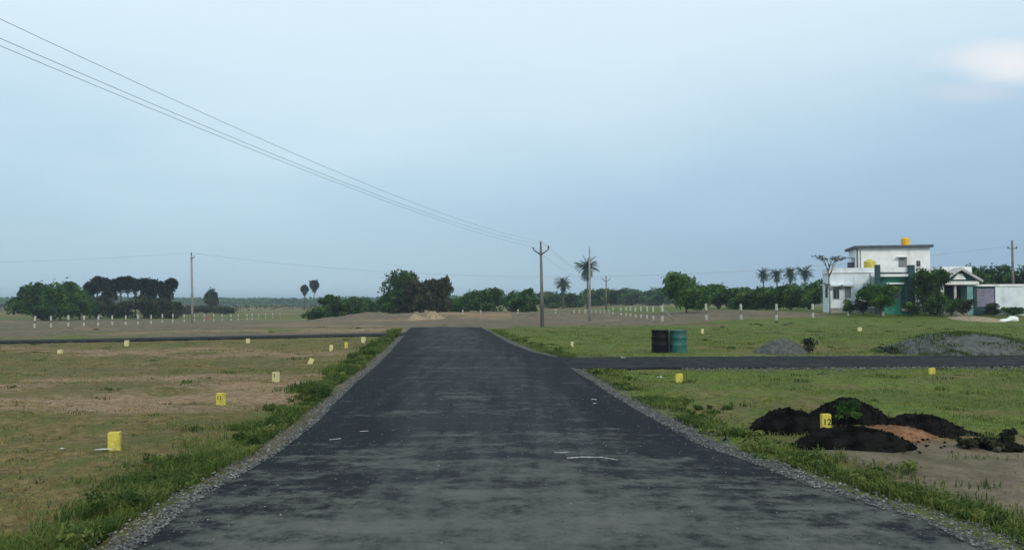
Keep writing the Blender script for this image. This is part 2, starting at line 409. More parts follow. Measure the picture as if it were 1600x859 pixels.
# ------------------------------------------------------------------ ground
def spacing(a, b, d0, g):
    v = [a]; d = d0
    while v[-1] < b: v.append(v[-1] + d); d *= g
    v[-1] = b; return v
def build_ground():
    ys = [-300, -150, -80, -40, -25, -15, -8, -4, -1] + spacing(1.5, 3400, .18, 1.0125)
    xp = spacing(0, 2600, .16, 1.016); xs = [-q for q in xp[::-1]] + xp[1:]
    X, Y = np.meshgrid(xs, ys)
    Z = T(X, Y)
    near = ~on_road(X, Y, .05) & (Y < 120)
    Z = Z + np.where(near, (fbm(X * 3, Y * 3, 2) - .5) * .05, 0)
    Z = Z - np.where(on_road(X, Y, 0), .03, 0)
    # zones: r green, g bare soil, b grey-brown earth
    left = X < xL(Y) - .1; right = X > xR(Y)
    n = fbm(X * .12, Y * .16, 5); n2 = fbm(X * .5 + 40, Y * .7 + 3, 5); nb = fbm(X * .05 + 9, Y * .09 + 5, 4)
    g = np.zeros_like(X); s = np.zeros_like(X); b = np.zeros_like(X)
    # left field
    lf = left & (Y < yLS(X))
    dl = xL(Y) - X
    g = np.where(lf, .22 + .75 * (n2 - .5) + .3 * (n - .5) + .25 * np.exp(-((dl - .6) / .6) ** 2) + .16 * sstep(30, 40, Y), g)
    s = np.where(lf, .34 + 1.2 * (n - .5) + .7 * (fbm(X * .35, Y * .9, 4) - .5) - .2 * sstep(9, 6.5, Y), s)
    # right fields
    rf = right & (Y < yS(X))
    dr = X - xR(Y)
    bare = sstep(13.4, 10.9, Y + .12 * X) * sstep(.8, 1.6, dr)
    g = np.where(rf, .68 + .9 * (n2 - .5) - .85 * bare, g)
    s = np.where(rf, .18 + .6 * (n - .5) + .25 * sstep(18, 12, Y) * n2, s); b = np.where(rf, bare * .95, b)
    rn = right & (Y > yN(X)) | ((Y > YEND) & ~left)
    g = np.where(rn, .72 + .8 * (n2 - .5) + .5 * (n - .5) - .30 * np.exp(-((Y - 33) / 3.5) ** 2) * sstep(6, 10, X), g)
    s = np.where(rn, .30 + .8 * (n - .5), s)
    brown = sstep(62, 69, Y + .8 * np.abs(X - 2)*0 ) * sstep(19, 12, X)
    g = np.where(rn, g - brown * .8, g); b = np.where(rn, brown * .9, b)
    bank = sstep(66, 72, Y) * sstep(108, 96, Y) * sstep(11, 14, X) * sstep(31, 27, X) * (.55 + .9 * n2)
    g = np.where(rn, g - bank * .5, g); b = np.where(rn, np.maximum(b, bank * .95), b)
    far_l = left & (Y > yLN(X)) | ((Y > YEND) & (X < 0))
    b = np.where(far_l, .95, b); g = np.where(far_l, .26 + 1.0 * (n - .5) + .7 * (n2 - .5), g); s = np.where(far_l, .33 + 1.3 * (nb - .5) + .5 * (n - .5), s)
    # distant land: strips of fields
    fr = sstep(110, 170, Y)
    st = fbm(X * .006, Y * .02, 4)
    g = g * (1 - fr) + fr * (.33 + 1.8 * (st - .5)); s = s * (1 - fr) + fr * (.45 + 1.4 * (nb - .5)); b = b * (1 - fr) + fr * .2
    ex = np.stack([np.clip(g, 0, 1), np.clip(s, 0, 1), np.clip(b, 0, 1), np.ones_like(g)], -1).reshape(-1, 4)
    h, w = X.shape; i = np.arange(h * w).reshape(h, w)
    q = np.stack([i[:-1, :-1], i[:-1, 1:], i[1:, 1:], i[1:, :-1]], -1).reshape(-1, 4)
    me = np_mesh('ground', np.stack([X, Y, Z], -1).reshape(-1, 3), [q], M['ground'], smooth=True, extra=ex)
    kind(link('ground', me), 'structure')
build_ground()

def strip(name, rows, mat, thick=.12, across=False):       # rows: list of arrays of points; skirts drop at the borders
    A = np.array(rows); h, w, _ = A.shape; i = np.arange(h * w).reshape(h, w)
    q = np.stack([i[:-1, :-1], i[:-1, 1:], i[1:, 1:], i[1:, :-1]], -1).reshape(-1, 4)
    border = np.concatenate([i[0, :], i[1:, -1], i[-1, -2::-1], i[-2:0:-1, 0]])
    V = A.reshape(-1, 3); sk = V[border] - [0, 0, thick]; k = len(V) + np.arange(len(border))
    q2 = np.stack([border, k, np.roll(k, -1), np.roll(border, -1)], -1)
    me = np_mesh(name, np.vstack([V, sk]), [q, q2], mat, smooth=False)
    if across:
        t = np.tile(np.linspace(-1, 1, w), h); t = np.concatenate([t, t[border]])
        at = me.attributes.new('across', 'FLOAT', 'POINT'); at.data.foreach_set('value', t)
    return me
def road_main():
    ys = np.concatenate([np.linspace(-12, 4, 14), np.arange(4.4, YEND, .25), [YEND]])
    rows = []
    for y in ys:
        a = xL(y) + (fbm(y * 1.7, 3.3, 4) - .5) * .22; b = xR(y)
        side = (y > yS(b) - .3) and (y < yN(b) + .3)
        if not side: b = b + (fbm(y * 1.7, 8.3, 4) - .5) * .2
        x = np.linspace(a, b, 31); t = (x - (a + b) / 2) / max((b - a) / 2, .1)
        yy = np.full(31, y)
        if y == YEND: yy = y + (fbm(x * 1.3, x * 0 + 2, 4) - .3) * 2.4
        z = T0(x, yy) + ROADZ + .035 * (1 - t ** 2) * (0 if side else 1)
        rows.append(np.stack([x, yy, z], -1))
    kind(link('main_road', strip('main_road', rows, M['asphalt'], across=True)), 'structure')
def road_side():
    xs = np.linspace(0, 1, 130) ** 1.5; rows = []
    for k in xs:
        y0 = SY0; row = []
        for j in np.linspace(0, 1, 9):
            ya = float(yS(6)) + 0; yb = float(yN(6))
            y = ya + (yb - ya) * j; x0 = xR(y) - .03
            x = x0 + k * (75 - x0)
            y = float(yS(x)) + (float(yN(x)) - float(yS(x))) * j + (fbm(x * .8, j * 3, 3) - .5) * .25 * (1 if j in (0, 1) else 0) * min(1, k * 30)
            row.append([x, y, float(T0(x, y)) + ROADZ - .004])
        rows.append(row)
    kind(link('side_road', strip('side_road', rows, M['asphalt2'])), 'structure')
    rows = []
    for k in np.linspace(0, 1, 120):
        row = []
        for j in np.linspace(0, 1, 5):
            x = -70 + k * (0); y = 0
            xe = float(xL(47 + 2 * j)) + .02
            x = -75 + k * (xe + 75)
            y = float(yLS(x)) + (float(yLN(x)) - float(yLS(x))) * j + (fbm(x * .6, j * 5, 3) - .5) * .3
            row.append([x, y, float(T0(x, y)) + ROADZ + .02])
        rows.append(row)
    kind(link('side_road', strip('side_road', rows, M['asphalt2'], .2)), 'structure')
road_main(); road_side()

# gravel verge: loose chips along the road edges
def stones(name, pts, size, rng, mat, label=None):
    ico = np.array([[0, 0, 1], [.94, 0, .1], [-.3, .9, .15], [-.75, -.5, .05], [.35, -.85, .1], [.1, .1, -.7]])
    tr = np.array([[0, 1, 2], [0, 2, 3], [0, 3, 4], [0, 4, 1], [5, 2, 1], [5, 3, 2], [5, 4, 3], [5, 1, 4]])
    n = len(pts); ang = rng.rand(n) * 6.28; c, s = np.cos(ang), np.sin(ang)
    sc = size * (.5 + rng.rand(n, 1) ** 2 * 1.3) * (.7 + .6 * rng.rand(n, 3)) * [1, 1, .7]
    v = ico[None] * sc[:, None]; v = v + (rng.rand(n, 6, 3) - .5) * size * .35
    x = v[..., 0] * c[:, None] - v[..., 1] * s[:, None]; y = v[..., 0] * s[:, None] + v[..., 1] * c[:, None]
    V = np.stack([x, y, v[..., 2]], -1) + pts[:, None, :]
    f = (tr[None] + (np.arange(n) * 6)[:, None, None]).reshape(-1, 3)
    tone = np.repeat(np.clip(rng.normal(.45, .25, n), 0, 1), 8)
    o = link(name, np_mesh(name, V.reshape(-1, 3), [f], mat, tone=tone)); kind(o, 'stuff', label); return o
def gravel():
    rng = np.random.RandomState(3)
    for side in (-1, 1):
        rows = []
        ys = np.concatenate([np.arange(2, YEND - 1, .2)])
        segs = [ys] if side < 0 else [ys[ys < float(yS(5)) - .1], ys[ys > float(yN(4)) + .1]]
        for sg in segs:
            rows = []
            for y in sg:
                e = float(xL(y) if side < 0 else xR(y))
                slope = abs((xL(y + .5) - xL(y - .5)) if side < 0 else (xR(y + .5) - xR(y - .5)))
                w = (.04 + .34 * fbm(y * 1.3, 4 + side, 4) + .12 * float(sstep(7.5, 6, y))) if side < 0 else (.12 + .45 * fbm(y * .6, 4 + side, 3) + (.12 if 8 < y < 14 else 0))
                r = []
                for j in np.linspace(0, 1, 5):
                    x = e + side * (-.06 + w * j)
                    r.append([x, y, float(T0(x, y)) + .034 * (1 - j) + .022 + (.0 if j < 1 else -.02)])
                rows.append(r if side > 0 else r[::-1])
            kind(link('gravel_verge', strip('gravel_verge', rows, M['gravel'], .06)), 'structure')
        n = 15000
        y = 3.5 + 42 * rng.rand(n) ** 2.0
        e = xL(y) if side < 0 else xR(y)
        off = np.abs(rng.normal(.12 if side < 0 else .2, .17 if side < 0 else .24, n)) - .07
        x = e + side * off
        ok = ~((side > 0) & (y > yS(x) - .2) & (y < yN(x) + .2))
        x, y, off = x[ok], y[ok], off[ok]
        z = T0(x, y) + np.where(off > 0, .05 * (1 - np.clip(off / .7, 0, 1)) + .015, ROADZ + .012)
        stones('gravel', np.stack([x, y, z], -1), .012, rng, M['stone'], 'loose grey stone chips along the asphalt edge')
    # along the right side road
    n = 6000; x = 5 + 24 * rng.rand(n); sgn = rng.rand(n) > .35
    y = np.where(sgn, yS(x) - np.abs(rng.normal(0, .6, n)) * fbm(x, x * 0, 3) * 2, yN(x) + np.abs(rng.normal(0, .3, n)))
    ok = x > xR(y) + .2
    stones('gravel', np.stack([x, y, T0(x, y) + .03], -1)[ok], .022, rng, M['stone'], 'pale stone chips along the side road edge')
    # stray grit on the road
    n = 2600; y = 4.5 + 14 * rng.rand(n) ** 1.6; a, b = xL(y), xR(y); t = rng.beta(.45, .45, n); x = a + (b - a) * t
    z = T0(x, y) + ROADZ + .035 * (1 - (2 * t - 1) ** 2) + .003
    stones('grit', np.stack([x, y, z], -1), .008, rng, M['stone'], 'stray grit on the asphalt')
gravel()

# ------------------------------------------------------------------ grass and weeds
def blades(pts, h, w, rng, lean=.5, seg=2):
    n = len(pts); a = rng.rand(n) * 6.283; la = rng.rand(n) * 6.283; l = h * lean * rng.rand(n)
    dx, dy = np.cos(a) * w / 2, np.sin(a) * w / 2; lx, ly = np.cos(la) * l, np.sin(la) * l
    p = pts
    z0 = p[:, 2] - .02
    V = np.stack([
        np.stack([p[:, 0] - dx, p[:, 1] - dy, z0], -1), np.stack([p[:, 0] + dx, p[:, 1] + dy, z0], -1),
        np.stack([p[:, 0] + dx * .8 + lx * .35, p[:, 1] + dy * .8 + ly * .35, z0 + h * .6], -1),
        np.stack([p[:, 0] - dx * .8 + lx * .35, p[:, 1] - dy * .8 + ly * .35, z0 + h * .6], -1),
        np.stack([p[:, 0] + lx, p[:, 1] + ly, z0 + h * (1 - .3 * lean)], -1)], 1).reshape(-1, 3)
    k = np.arange(n) * 5
    q = np.stack([k, k + 1, k + 2, k + 3], -1); t = np.stack([k + 3, k + 2, k + 4], -1)
    return V, q, t
def grass_obj(name, pts, h, w, rng, mat, tone, lean=.5, label=None):
    V, q, t = blades(pts, h, w, rng, lean)
    o = link(name, np_mesh(name, V, [q, t], mat, tone=np.concatenate([tone, tone]))); kind(o, 'stuff', label); return o
def clumpy(rng, n, fx, spread):
    c = fx(rng, n); return c + rng.normal(0, 1, c.shape) * spread
def verge_grass():
    rng = np.random.RandomState(11)
    # tall weeds along the left edge
    n = 75000
    y = 4.2 + 50 * rng.rand(n) ** 1.9
    cl = fbm(y * .9, y * 0 + 1.5, 4)
    wd = .22 + .45 * sstep(.38, .66, cl)
    off = .20 + .22 * fbm(y * .5, y * 0 + 8, 3) + np.abs(rng.normal(0, 1, n)) * wd * (.5 + .5 * sstep(16, 6, y))
    x = xL(y) - off * 1.15
    dens = fbm(x * 1.1, y * 1.1, 3)
    ok = (rng.rand(n) < sstep(.30, .55, dens + .35 * (cl - .45) + .2 * sstep(.9, .3, off))) & ~on_road(x, y, .15)
    x, y, off = x[ok], y[ok], off[ok]
    tall = fbm(x * .8 + 3, y * .8, 3)
    h = (.04 + .34 * tall ** 1.5) * (.5 + .7 * rng.rand(len(x))) * (1 - .5 * sstep(.9, 1.8, off)) * (1 + .2 * sstep(12, 30, y))
    tone = np.clip(.34 + 1.3 * (fbm(x * 1.5, y * 1.5, 3) - .4) + rng.normal(0, .18, len(x)), 0, 1)
    grass_obj('grass_verge', np.stack([x, y, T(x, y)], -1), h, .006 + .0008 * y + .005 * rng.rand(len(x)), rng, M['grass'], tone, .8, 'tall green weeds along the left road edge')
    # right edge: lower, patchy, yellower
    n = 42000
    y = 4.6 + 50 * rng.rand(n) ** 1.9
    off = .32 + np.abs(rng.normal(0, .36, n)) + .2 * sstep(5, 8, y) * sstep(15, 11, y)
    x = xR(y) + off
    dens = fbm(x * 1.6 + 30, y * 1.3, 4)
    ok = (rng.rand(n) < sstep(.40, .58, dens + .14 * sstep(6.6, 5, y))) & ~on_road(x, y, .2)
    x, y = x[ok], y[ok]
    h = (.04 + .15 * fbm(x, y, 3)) * (.5 + .8 * rng.rand(len(x))) * (1 + .7 * sstep(6.8, 5.3, y))
    tone = np.clip(.5 + 1.2 * (fbm(x * 1.5, y * 1.5, 3) - .45) + rng.normal(0, .2, len(x)) - .3 * sstep(7, 5.5, y), 0, 1)
    grass_obj('grass_verge', np.stack([x, y, T(x, y)], -1), h, .006 + .0008 * y + .004 * rng.rand(len(x)), rng, M['grass'], tone, .9, 'patchy green weeds along the right road edge')
def field_grass():
    rng = np.random.RandomState(21)
    n = 260000
    y = 5 + 55 * rng.rand(n) ** 1.5
    x = (rng.rand(n) * 2 - 1) * (.72 * y + 1.5)
    L_ = x < xL(y)
    r = rng.rand(n)
    gn = fbm(x * .5 + 40, y * .7 + 3, 5); gn2 = fbm(x * 1.7 + 4, y * 1.9 + 3, 3)
    bare = sstep(13.4, 10.9, y + .12 * x) * sstep(.8, 1.6, x - xR(y)) * (~L_)
    dens = np.where(L_, sstep(.42, .62, gn * .6 + gn2 * .4) * .8 + .05, sstep(.32, .55, gn * .6 + gn2 * .4) * (1 - .93 * bare))
    dens = np.where(L_ & (y > yLN(x)), .16 * sstep(.4, .6, gn), dens)
    ok = (r < dens) & ~on_road(x, y, .45)
    x, y, L_ = x[ok], y[ok], L_[ok]; m = len(x)
    h = (.025 + .075 * fbm(x * 1.3, y * 1.3, 3)) * (.5 + rng.rand(m)) * np.where(L_, .75, 1.1)
    tone = np.clip(.45 + 1.0 * (fbm(x * .9, y * .9, 3) - .45) + rng.normal(0, .2, m), 0, 1)
    P_ = np.stack([x, y, T(x, y)], -1); w = .004 + .0008 * y
    for nm, s, mt, lb in (('grass', L_, M['straw'], 'short dry grass on the left plots'), ('grass', ~L_, M['turf'], 'short green grass on the right plots')):
        if nm == 'grass' and lb.startswith('short dry'):
            g = s & (rng.rand(m) < .5)
            grass_obj('grass', P_[g], h[g], w[g], rng, M['turf'], tone[g], .8, 'short green grass among the dry grass')
            s = s & ~g
        grass_obj(nm, P_[s], h[s], w[s], rng, mt, tone[s], .8, lb)
    # sprinkled tussocks
    c = 520; cy = 5.5 + 60 * rng.rand(c) ** 1.3; cx = (rng.rand(c) * 2 - 1) * (.7 * cy + 1)
    ok = ~on_road(cx, cy, .8) & ~((cx < xL(cy)) & (rng.rand(c) < .75)); cx, cy = cx[ok], cy[ok]
    k = 34; x = np.repeat(cx, k) + rng.normal(0, .07, len(cx) * k) * np.repeat(1 + rng.rand(len(cx)) * 2, k)
    y = np.repeat(cy, k) + rng.normal(0, .07, len(cx) * k)
    h = np.repeat(.06 + .12 * rng.rand(len(cx)), k) * (.5 + .6 * rng.rand(len(x)))
    tone = np.clip(np.repeat(rng.rand(len(cx)) * .7, k) + rng.normal(0, .12, len(x)), 0, 1)
    grass_obj('grass_tussocks', np.stack([x, y, T(x, y)], -1), h, .005 + .0008 * y, rng, M['grass'], tone, .9, 'dark green tussocks sprinkled over the plots')
verge_grass(); field_grass()
def straw_tussocks():
    rng = np.random.RandomState(33); c = 2600; cy = 5.5 + 40 * rng.rand(c) ** 1.4; cx = xL(cy) - .9 - rng.rand(c) * (.75 * cy + 1)
    ok = (cy < yLS(cx) - .3) & (rng.rand(c) < sstep(.3, .6, fbm(cx * .4 + 3, cy * .6, 4))); cx, cy = cx[ok], cy[ok]; k = 26
    w = .04 + .09 * rng.rand(len(cx)); x = np.repeat(cx, k) + rng.normal(0, 1, len(cx) * k) * np.repeat(w * 1.8, k); y = np.repeat(cy, k) + rng.normal(0, 1, len(cx) * k) * np.repeat(w, k)
    h = np.repeat(.025 + .06 * rng.rand(len(cx)), k) * (.4 + .7 * rng.rand(len(x))); tn = np.clip(np.repeat(rng.rand(len(cx)), k) + rng.normal(0, .12, len(x)), 0, 1)
    P_ = np.stack([x, y, T(x, y)], -1); g = np.repeat(rng.rand(len(cx)) < .38, k)
    grass_obj('grass_tussocks', P_[~g], h[~g], .005 + .0008 * y[~g], rng, M['straw'], tn[~g], 1.1, 'dry straw-coloured tussocks over the left plots')
    grass_obj('grass_tussocks', P_[g], h[g], .005 + .0008 * y[g], rng, M['grass'], tn[g] * .6, 1.1, 'small dark green tussocks over the left plots')
straw_tussocks()
def verge_weeds():
    rng = np.random.RandomState(61)
    for side, cnt, tone, lb in ((-1, 80, .4, 'bushy broad-leaved weeds in the left road verge'), (1, 90, .6, 'yellowish broad-leaved weeds in the right road verge')):
        Vs, Qs, Ts, off = [], [], [], 0
        for _ in range(cnt):
            y = 4.8 + 40 * rng.rand() ** 1.7
            if side < 0:
                cl = float(fbm(y * .9, 1.5, 4)); x = float(xL(y)) - .35 - abs(rng.normal(0, .15 + .8 * max(cl - .35, 0)))
            else:
                x = float(xR(y)) + .45 + abs(rng.normal(0, .5))
            if on_road(x, y, .2): continue
            w = rng.uniform(.06, .17); h = w * rng.uniform(.5, 1.1) * (1.2 if side < 0 else .7)
            bl = [(x + rng.normal(0, w * .7), y + rng.normal(0, w * .7), float(T0(x, y)) + h * rng.uniform(.5, 1.1), w * .6, w * .6, h * .6) for _k in range(4)]
            n = int(150 if y > 12 else 260); V, q, tn = leafcloud(rng, bl, n, .012 + .001 * y, tone + rng.normal(0, .12), shell=.3)
            Vs.append(V); Qs.append(q + off); off += len(V); Ts.append(tn)
        kind(link('verge_weeds', np_mesh('verge_weeds', np.vstack(Vs), [np.vstack(Qs)], M['grass'], tone=np.concatenate(Ts))), 'stuff', lb)


# ------------------------------------------------------------------ foliage builders
def leafcloud(rng, blobs, n, s, tonebase=.45, tvar=.25, shell=.55, fray=.12, jag=.3):
    """blobs: list of (cx,cy,cz,rx,ry,rz). Returns verts, quads, tone."""
    B = np.array(blobs, float); vol = B[:, 3] * B[:, 4] * B[:, 5]; vol = vol ** .75
    idx = rng.choice(len(B), n, p=vol / vol.sum()); b = B[idx]
    d = rng.normal(0, 1, (n, 3)); d /= np.linalg.norm(d, axis=1)[:, None]
    u = rng.rand(n); rad = np.where(rng.rand(n) < shell, .8 + .22 * u, u ** .45)
    lump = vnoise(d[:, 0] * 2.3 + idx * 7.7 + 50, d[:, 1] * 2.3 + d[:, 2] * 2.9 + 50)
    rad = rad * (1 - jag + 2 * jag * lump); fr = rng.rand(n) < fray; rad = np.where(fr, rad * (1.05 + .25 * rng.rand(n)), rad)
    c = b[:, :3] + d * rad[:, None] * b[:, 3:]
    a = rng.normal(0, 1, (n, 3)); a /= np.linalg.norm(a, axis=1)[:, None]
    t = rng.normal(0, 1, (n, 3)); t -= (t * a).sum(1)[:, None] * a; t /= np.linalg.norm(t, axis=1)[:, None]
    sz = (s * (.5 + rng.rand(n)))[:, None]
    V = np.stack([c - a * sz, c - t * sz * .55, c + a * sz, c + t * sz * .55], 1).reshape(-1, 3)
    q = np.arange(n * 4).reshape(n, 4)
    clump = vnoise(c[:, 0] * 1.3 / max(s * 4, .5) + 31, c[:, 1] * .9 / max(s * 4, .5) + c[:, 2] * 1.3 / max(s * 4, .5) + 11)
    tone = np.clip(tonebase + tvar * 2 * (clump - .5) * 2.0 + rng.normal(0, .12, n), 0, 1)
    return V, q, tone
def rot2(a): c, s = math.cos(a), math.sin(a); return c, s
def make_tree(name, base, W, H, label, cat='tree', mat='leaf', seed=0, n=5000, leaf=.16, trunk=.25, nb=9, group=None, tone=.45, multi=False, D=None, bark='bark', shell=.55):
    """W crown width, H height, trunk = bare fraction of the height."""
    rng = np.random.RandomState(seed); D = D or W * .8
    t = thing(name, base, label, cat, group)
    zc = H * (trunk + (1 - trunk) / 2); rz = H * (1 - trunk) / 2
    blobs = [(0, 0, zc, W * .33, D * .33, rz * .75)]
    for k in range(nb):
        a = 2.4 * k + rng.rand() * .8; rr = .26 + .1 * rng.rand(); zz = rng.uniform(-.75, .62)
        sh = math.sqrt(max(.15, 1 - zz * zz * .8))
        q = .19 + .10 * rng.rand()
        blobs.append((math.cos(a) * W * rr * sh, math.sin(a) * D * rr * sh, zc + rz * zz, W * q, D * q, rz * (.26 + .18 * rng.rand())))
    for b in list(blobs[1:]):
        if rng.rand() < .8:
            blobs.append((b[0] * 1.35, b[1] * 1.35, b[2] + b[5] * rng.uniform(.3, .9), b[3] * .42, b[4] * .42, b[5] * .5))
    V, q, tn = leafcloud(rng, blobs, n, leaf, tone, shell=shell)
    V[:, 2] = np.maximum(V[:, 2], .02)
    link('crown', np_mesh('crown', V, [q], M[mat], tone=tn), t)
    mb = MB(); r0 = max(.05, H * .022)
    top = Vector((rng.normal(0, .1), rng.normal(0, .1), H * (trunk + .35 * (1 - trunk))))
    mb.tube([(0, 0, -.15), (top.x * .4, top.y * .4, H * trunk * .6), tuple(top)], [r0 * 1.3, r0, r0 * .6], 8)
    for b in blobs[1:nb + 1]:
        m0 = Vector((top.x * .5, top.y * .5, H * trunk * (.6 + .4 * rng.rand()))); e = Vector(b[:3])
        mb.tube([m0, m0.lerp(e, .5) + Vector((0, 0, .05 * H)), e], [r0 * .55, r0 * .35, r0 * .12], 6)
    mb.build('trunk', M[bark], t)
    return t
def at(px, py):                    # base on the terrain for an object standing at a photo pixel
    p = hit(px, py, T0); return p
def base_at(px, d):
    x = (px - 800) / F * d; return (x, d, float(T0(x, d)))
def size_at(base, pytop): # height of something standing at base that reaches a given row
    return P(800, pytop, base[1])[2] - base[2]
def tree_px(name, px0, px1, pytop, d, label, **k):
    b = base_at((px0 + px1) / 2, d); W = (px1 - px0) / F * d; H = size_at(b, pytop)
    return make_tree(name, b, W * 1.0, H, label, **k)

def palm_mesh_coco(rng, L, n=20, up=.6):
    Vs, Fs, Ts = [], [], []; off = 0
    for i in range(n):
        az = 2.4 * i + rng.rand() * .5; el = math.radians(rng.uniform(-60, 85)); l = L * rng.uniform(.75, 1.05)
        droop = rng.uniform(.25, .75); c, s = math.cos(az), math.sin(az); tone = rng.uniform(.2, .8)
        m = 9; pts = []
        r = 0; z = 0; a = el
        for k in range(m + 1):
            pts.append((r * c, r * s, z)); r += math.cos(a) * l / m; z += math.sin(a) * l / m; a -= droop * .23
        pts = np.array(pts); side = np.array([-s, c, 0])
        for k in range(m):
            p0, p1 = pts[k], pts[k + 1]; wl = L * .2 * math.sin(math.pi * (k + 1.2) / (m + 2)) + .04
            for sg in (-1, 1):
                for h in (0, .5):
                    q0 = p0 + (p1 - p0) * h; q1 = p0 + (p1 - p0) * (h + .38)
                    tip = (q0 + q1) / 2 + side * sg * wl + (p1 - p0) * .7 + np.array([0, 0, -wl * rng.uniform(.35, .9)])
                    Vs += [q0, q1, tip]; Fs.append([off, off + 1, off + 2]); off += 3; Ts.append(tone + rng.normal(0, .08))
    return np.array(Vs), np.array(Fs), np.clip(Ts, 0, 1)
def palm_mesh_fan(rng, Rr, n=34):
    Vs, Fs, Ts = [], [], []; off = 0
    for i in range(n):
        u = 1 - 1.75 * (i + .5) / n; az = 2.4 * i + rng.rand() * .4; h = math.sqrt(max(0, 1 - u * u))
        d = np.array([math.cos(az) * h, math.sin(az) * h, u]); st = d * Rr * .42
        a = np.cross(d, [.3, .2, 1.]); a /= np.linalg.norm(a); b = np.cross(d, a); a = a * math.cos(i) + b * math.sin(i); b = np.cross(d, a)
        nf = 13; tone = rng.uniform(.1, .8)
        for k in range(nf):
            th = math.pi * 1.25 * (k / (nf - 1) - .5); fw = .13
            e = lambda t_, r_: st + (d * math.cos(t_) * .8 + a * math.sin(t_)) * Rr * .62 * r_ + b * .06 * Rr * (k % 2)
            Vs += [st, e(th - fw, .75), e(th, 1.0), e(th + fw, .75)]; Fs.append([off, off + 1, off + 2, off + 3]); off += 4; Ts.append(tone)
    return np.array(Vs), np.array(Fs), np.clip(Ts, 0, 1)
def palm(name, px, pytop, d, rpx, label, fan=False, seed=0, group=None, lean=0):
    rng = np.random.RandomState(seed); b = base_at(px, d); H = size_at(b, pytop); r = rpx / F * d
    t = thing(name, b, label, 'palm tree', group)
    hz = H - r * (1.0 if fan else .95)
    V, f, tn = palm_mesh_fan(rng, r) if fan else palm_mesh_coco(rng, r * 1.22, 46)
    if fan:
        V2, q2, t2 = leafcloud(rng, [(0, 0, 0, r * .78, r * .78, r * .85), (0, 0, -r * .8, r * .4, r * .4, r * .5)], 420, r * .16, .25, shell=.3, jag=.1)
    else:
        V2, q2, t2 = leafcloud(rng, [(0, 0, 0, r * .35, r * .35, r * .5)], 60, r * .16, .3, shell=.3, jag=.1)
    V = V + [lean, 0, hz]; V2 = V2 + [lean, 0, hz]; fs = [f, q2 + len(V)]; V = np.vstack([V, V2]); tn = np.concatenate([tn, t2])
    link('crown', np_mesh('crown', V, fs, M['leafdark' if fan else 'cocoleaf'], tone=tn), t)
    mb = MB(); q = .16 if not fan else .13
    mb.tube([(0, 0, -.2), (lean * .2, 0, hz * .3), (lean * .6, 0, hz * .7), (lean, 0, hz + .1)], [q * 1.5, q * 1.1, q, q * .8], 8).build('trunk', M['bark'], t)
    return t

verge_weeds()
# ------------------------------------------------------------------ trees and bushes
# far left: green trees, then the dark palmyra grove
tree_px('leafy_tree', 22, 92, 441, 128, 'dark bushy tree at the far left edge of the field', seed=1, n=7000, leaf=.22, trunk=.05, tone=.3)
tree_px('leafy_tree', 62, 128, 433, 134, 'broad green tree just left of the dark palm grove', seed=2, n=8000, leaf=.22, trunk=.05, tone=.45)
tree_px('leafy_tree', 100, 150, 446, 140, 'lower green tree tucked against the palm grove', seed=3, n=4500, leaf=.22, trunk=.05, tone=.4)
pl = [(141, 438, 13), (152, 430, 13), (163, 432, 12), (178, 434, 12), (189, 430, 13), (200, 429, 13), (212, 433, 12), (226, 432, 13), (238, 434, 13), (250, 437, 12), (268, 432, 12), (171, 449, 14), (232, 447, 15), (260, 448, 13)]
plw = ['leftmost', 'second', 'third', 'fourth', 'fifth', 'sixth', 'seventh', 'eighth', 'ninth', 'tenth', 'rightmost']
for i, (px, t_, r) in enumerate(pl):
    lb = ('dark round-headed palm in the left grove, %s along its skyline' % plw[i]) if i < 11 else 'short dark palm inside the left grove, %s of three short ones' % ['leftmost', 'middle', 'rightmost'][i - 11]
    palm('palmyra_palm', px, t_, 150 + (i * 7) % 16, r, lb, fan=True, seed=i + 3, group='palms in the left grove')
b0 = base_at(205, 158)
for i, (a, c, t_, d_) in enumerate([(124, 176, 459, 150), (162, 216, 468, 152), (205, 258, 460, 148), (235, 285, 464, 150)]):
    tree_px('bush', a, c, t_, d_, 'dark undergrowth bush beneath the palm grove, %s of four' % ['leftmost', 'second', 'third', 'rightmost'][i], cat='bush', mat='leafb', seed=30 + i, n=2600, leaf=.2, trunk=.0, tone=.3, group='undergrowth beneath the palm grove')
# tall narrow tree behind the left pole
tree_px('conical_tree', 321, 341, 447, 230, 'narrow pointed tree right of the left pole', seed=41, n=2200, leaf=.3, trunk=.1, tone=.35, nb=5, mat='leafb')
for i, (a, c, t_, d_) in enumerate([(262, 312, 478, 200), (300, 345, 476, 205), (336, 368, 479, 200)]):
    tree_px('bush', a, c, t_, d_, 'low dull bush behind the left fence, %s of three' % ['leftmost', 'middle', 'rightmost'][i], cat='bush', mat='leafb', seed=50 + i, n=1500, leaf=.25, trunk=.0, tone=.35, group='bushes behind the left fence')
palm('palmyra_palm', 476, 444, 300, 8, 'shorter left one of two lone round-headed palms', fan=True, seed=71, group='two lone palms')
palm('palmyra_palm', 491, 436, 290, 9.5, 'taller right one of two lone round-headed palms', fan=True, seed=72, group='two lone palms')
tree_px('bush', 473, 512, 478, 110, 'small green bush below the two lone palms', cat='bush', seed=81, n=2200, leaf=.14, trunk=0, tone=.4)
tree_px('bush', 500, 546, 458, 125, 'rounded green tree left of the big tree clump', cat='tree', seed=82, n=5000, leaf=.18, trunk=.03, tone=.3)
tree_px('bush', 532, 585, 462, 128, 'low spreading tree beside the big tree clump', cat='tree', seed=83, n=4200, leaf=.18, trunk=.03, tone=.3)
tree_px('leafy_tree', 586, 655, 421, 120, 'tall rounded green tree at left of the central clump', seed=84, n=12000, leaf=.18, trunk=.04, tone=.36, nb=12)
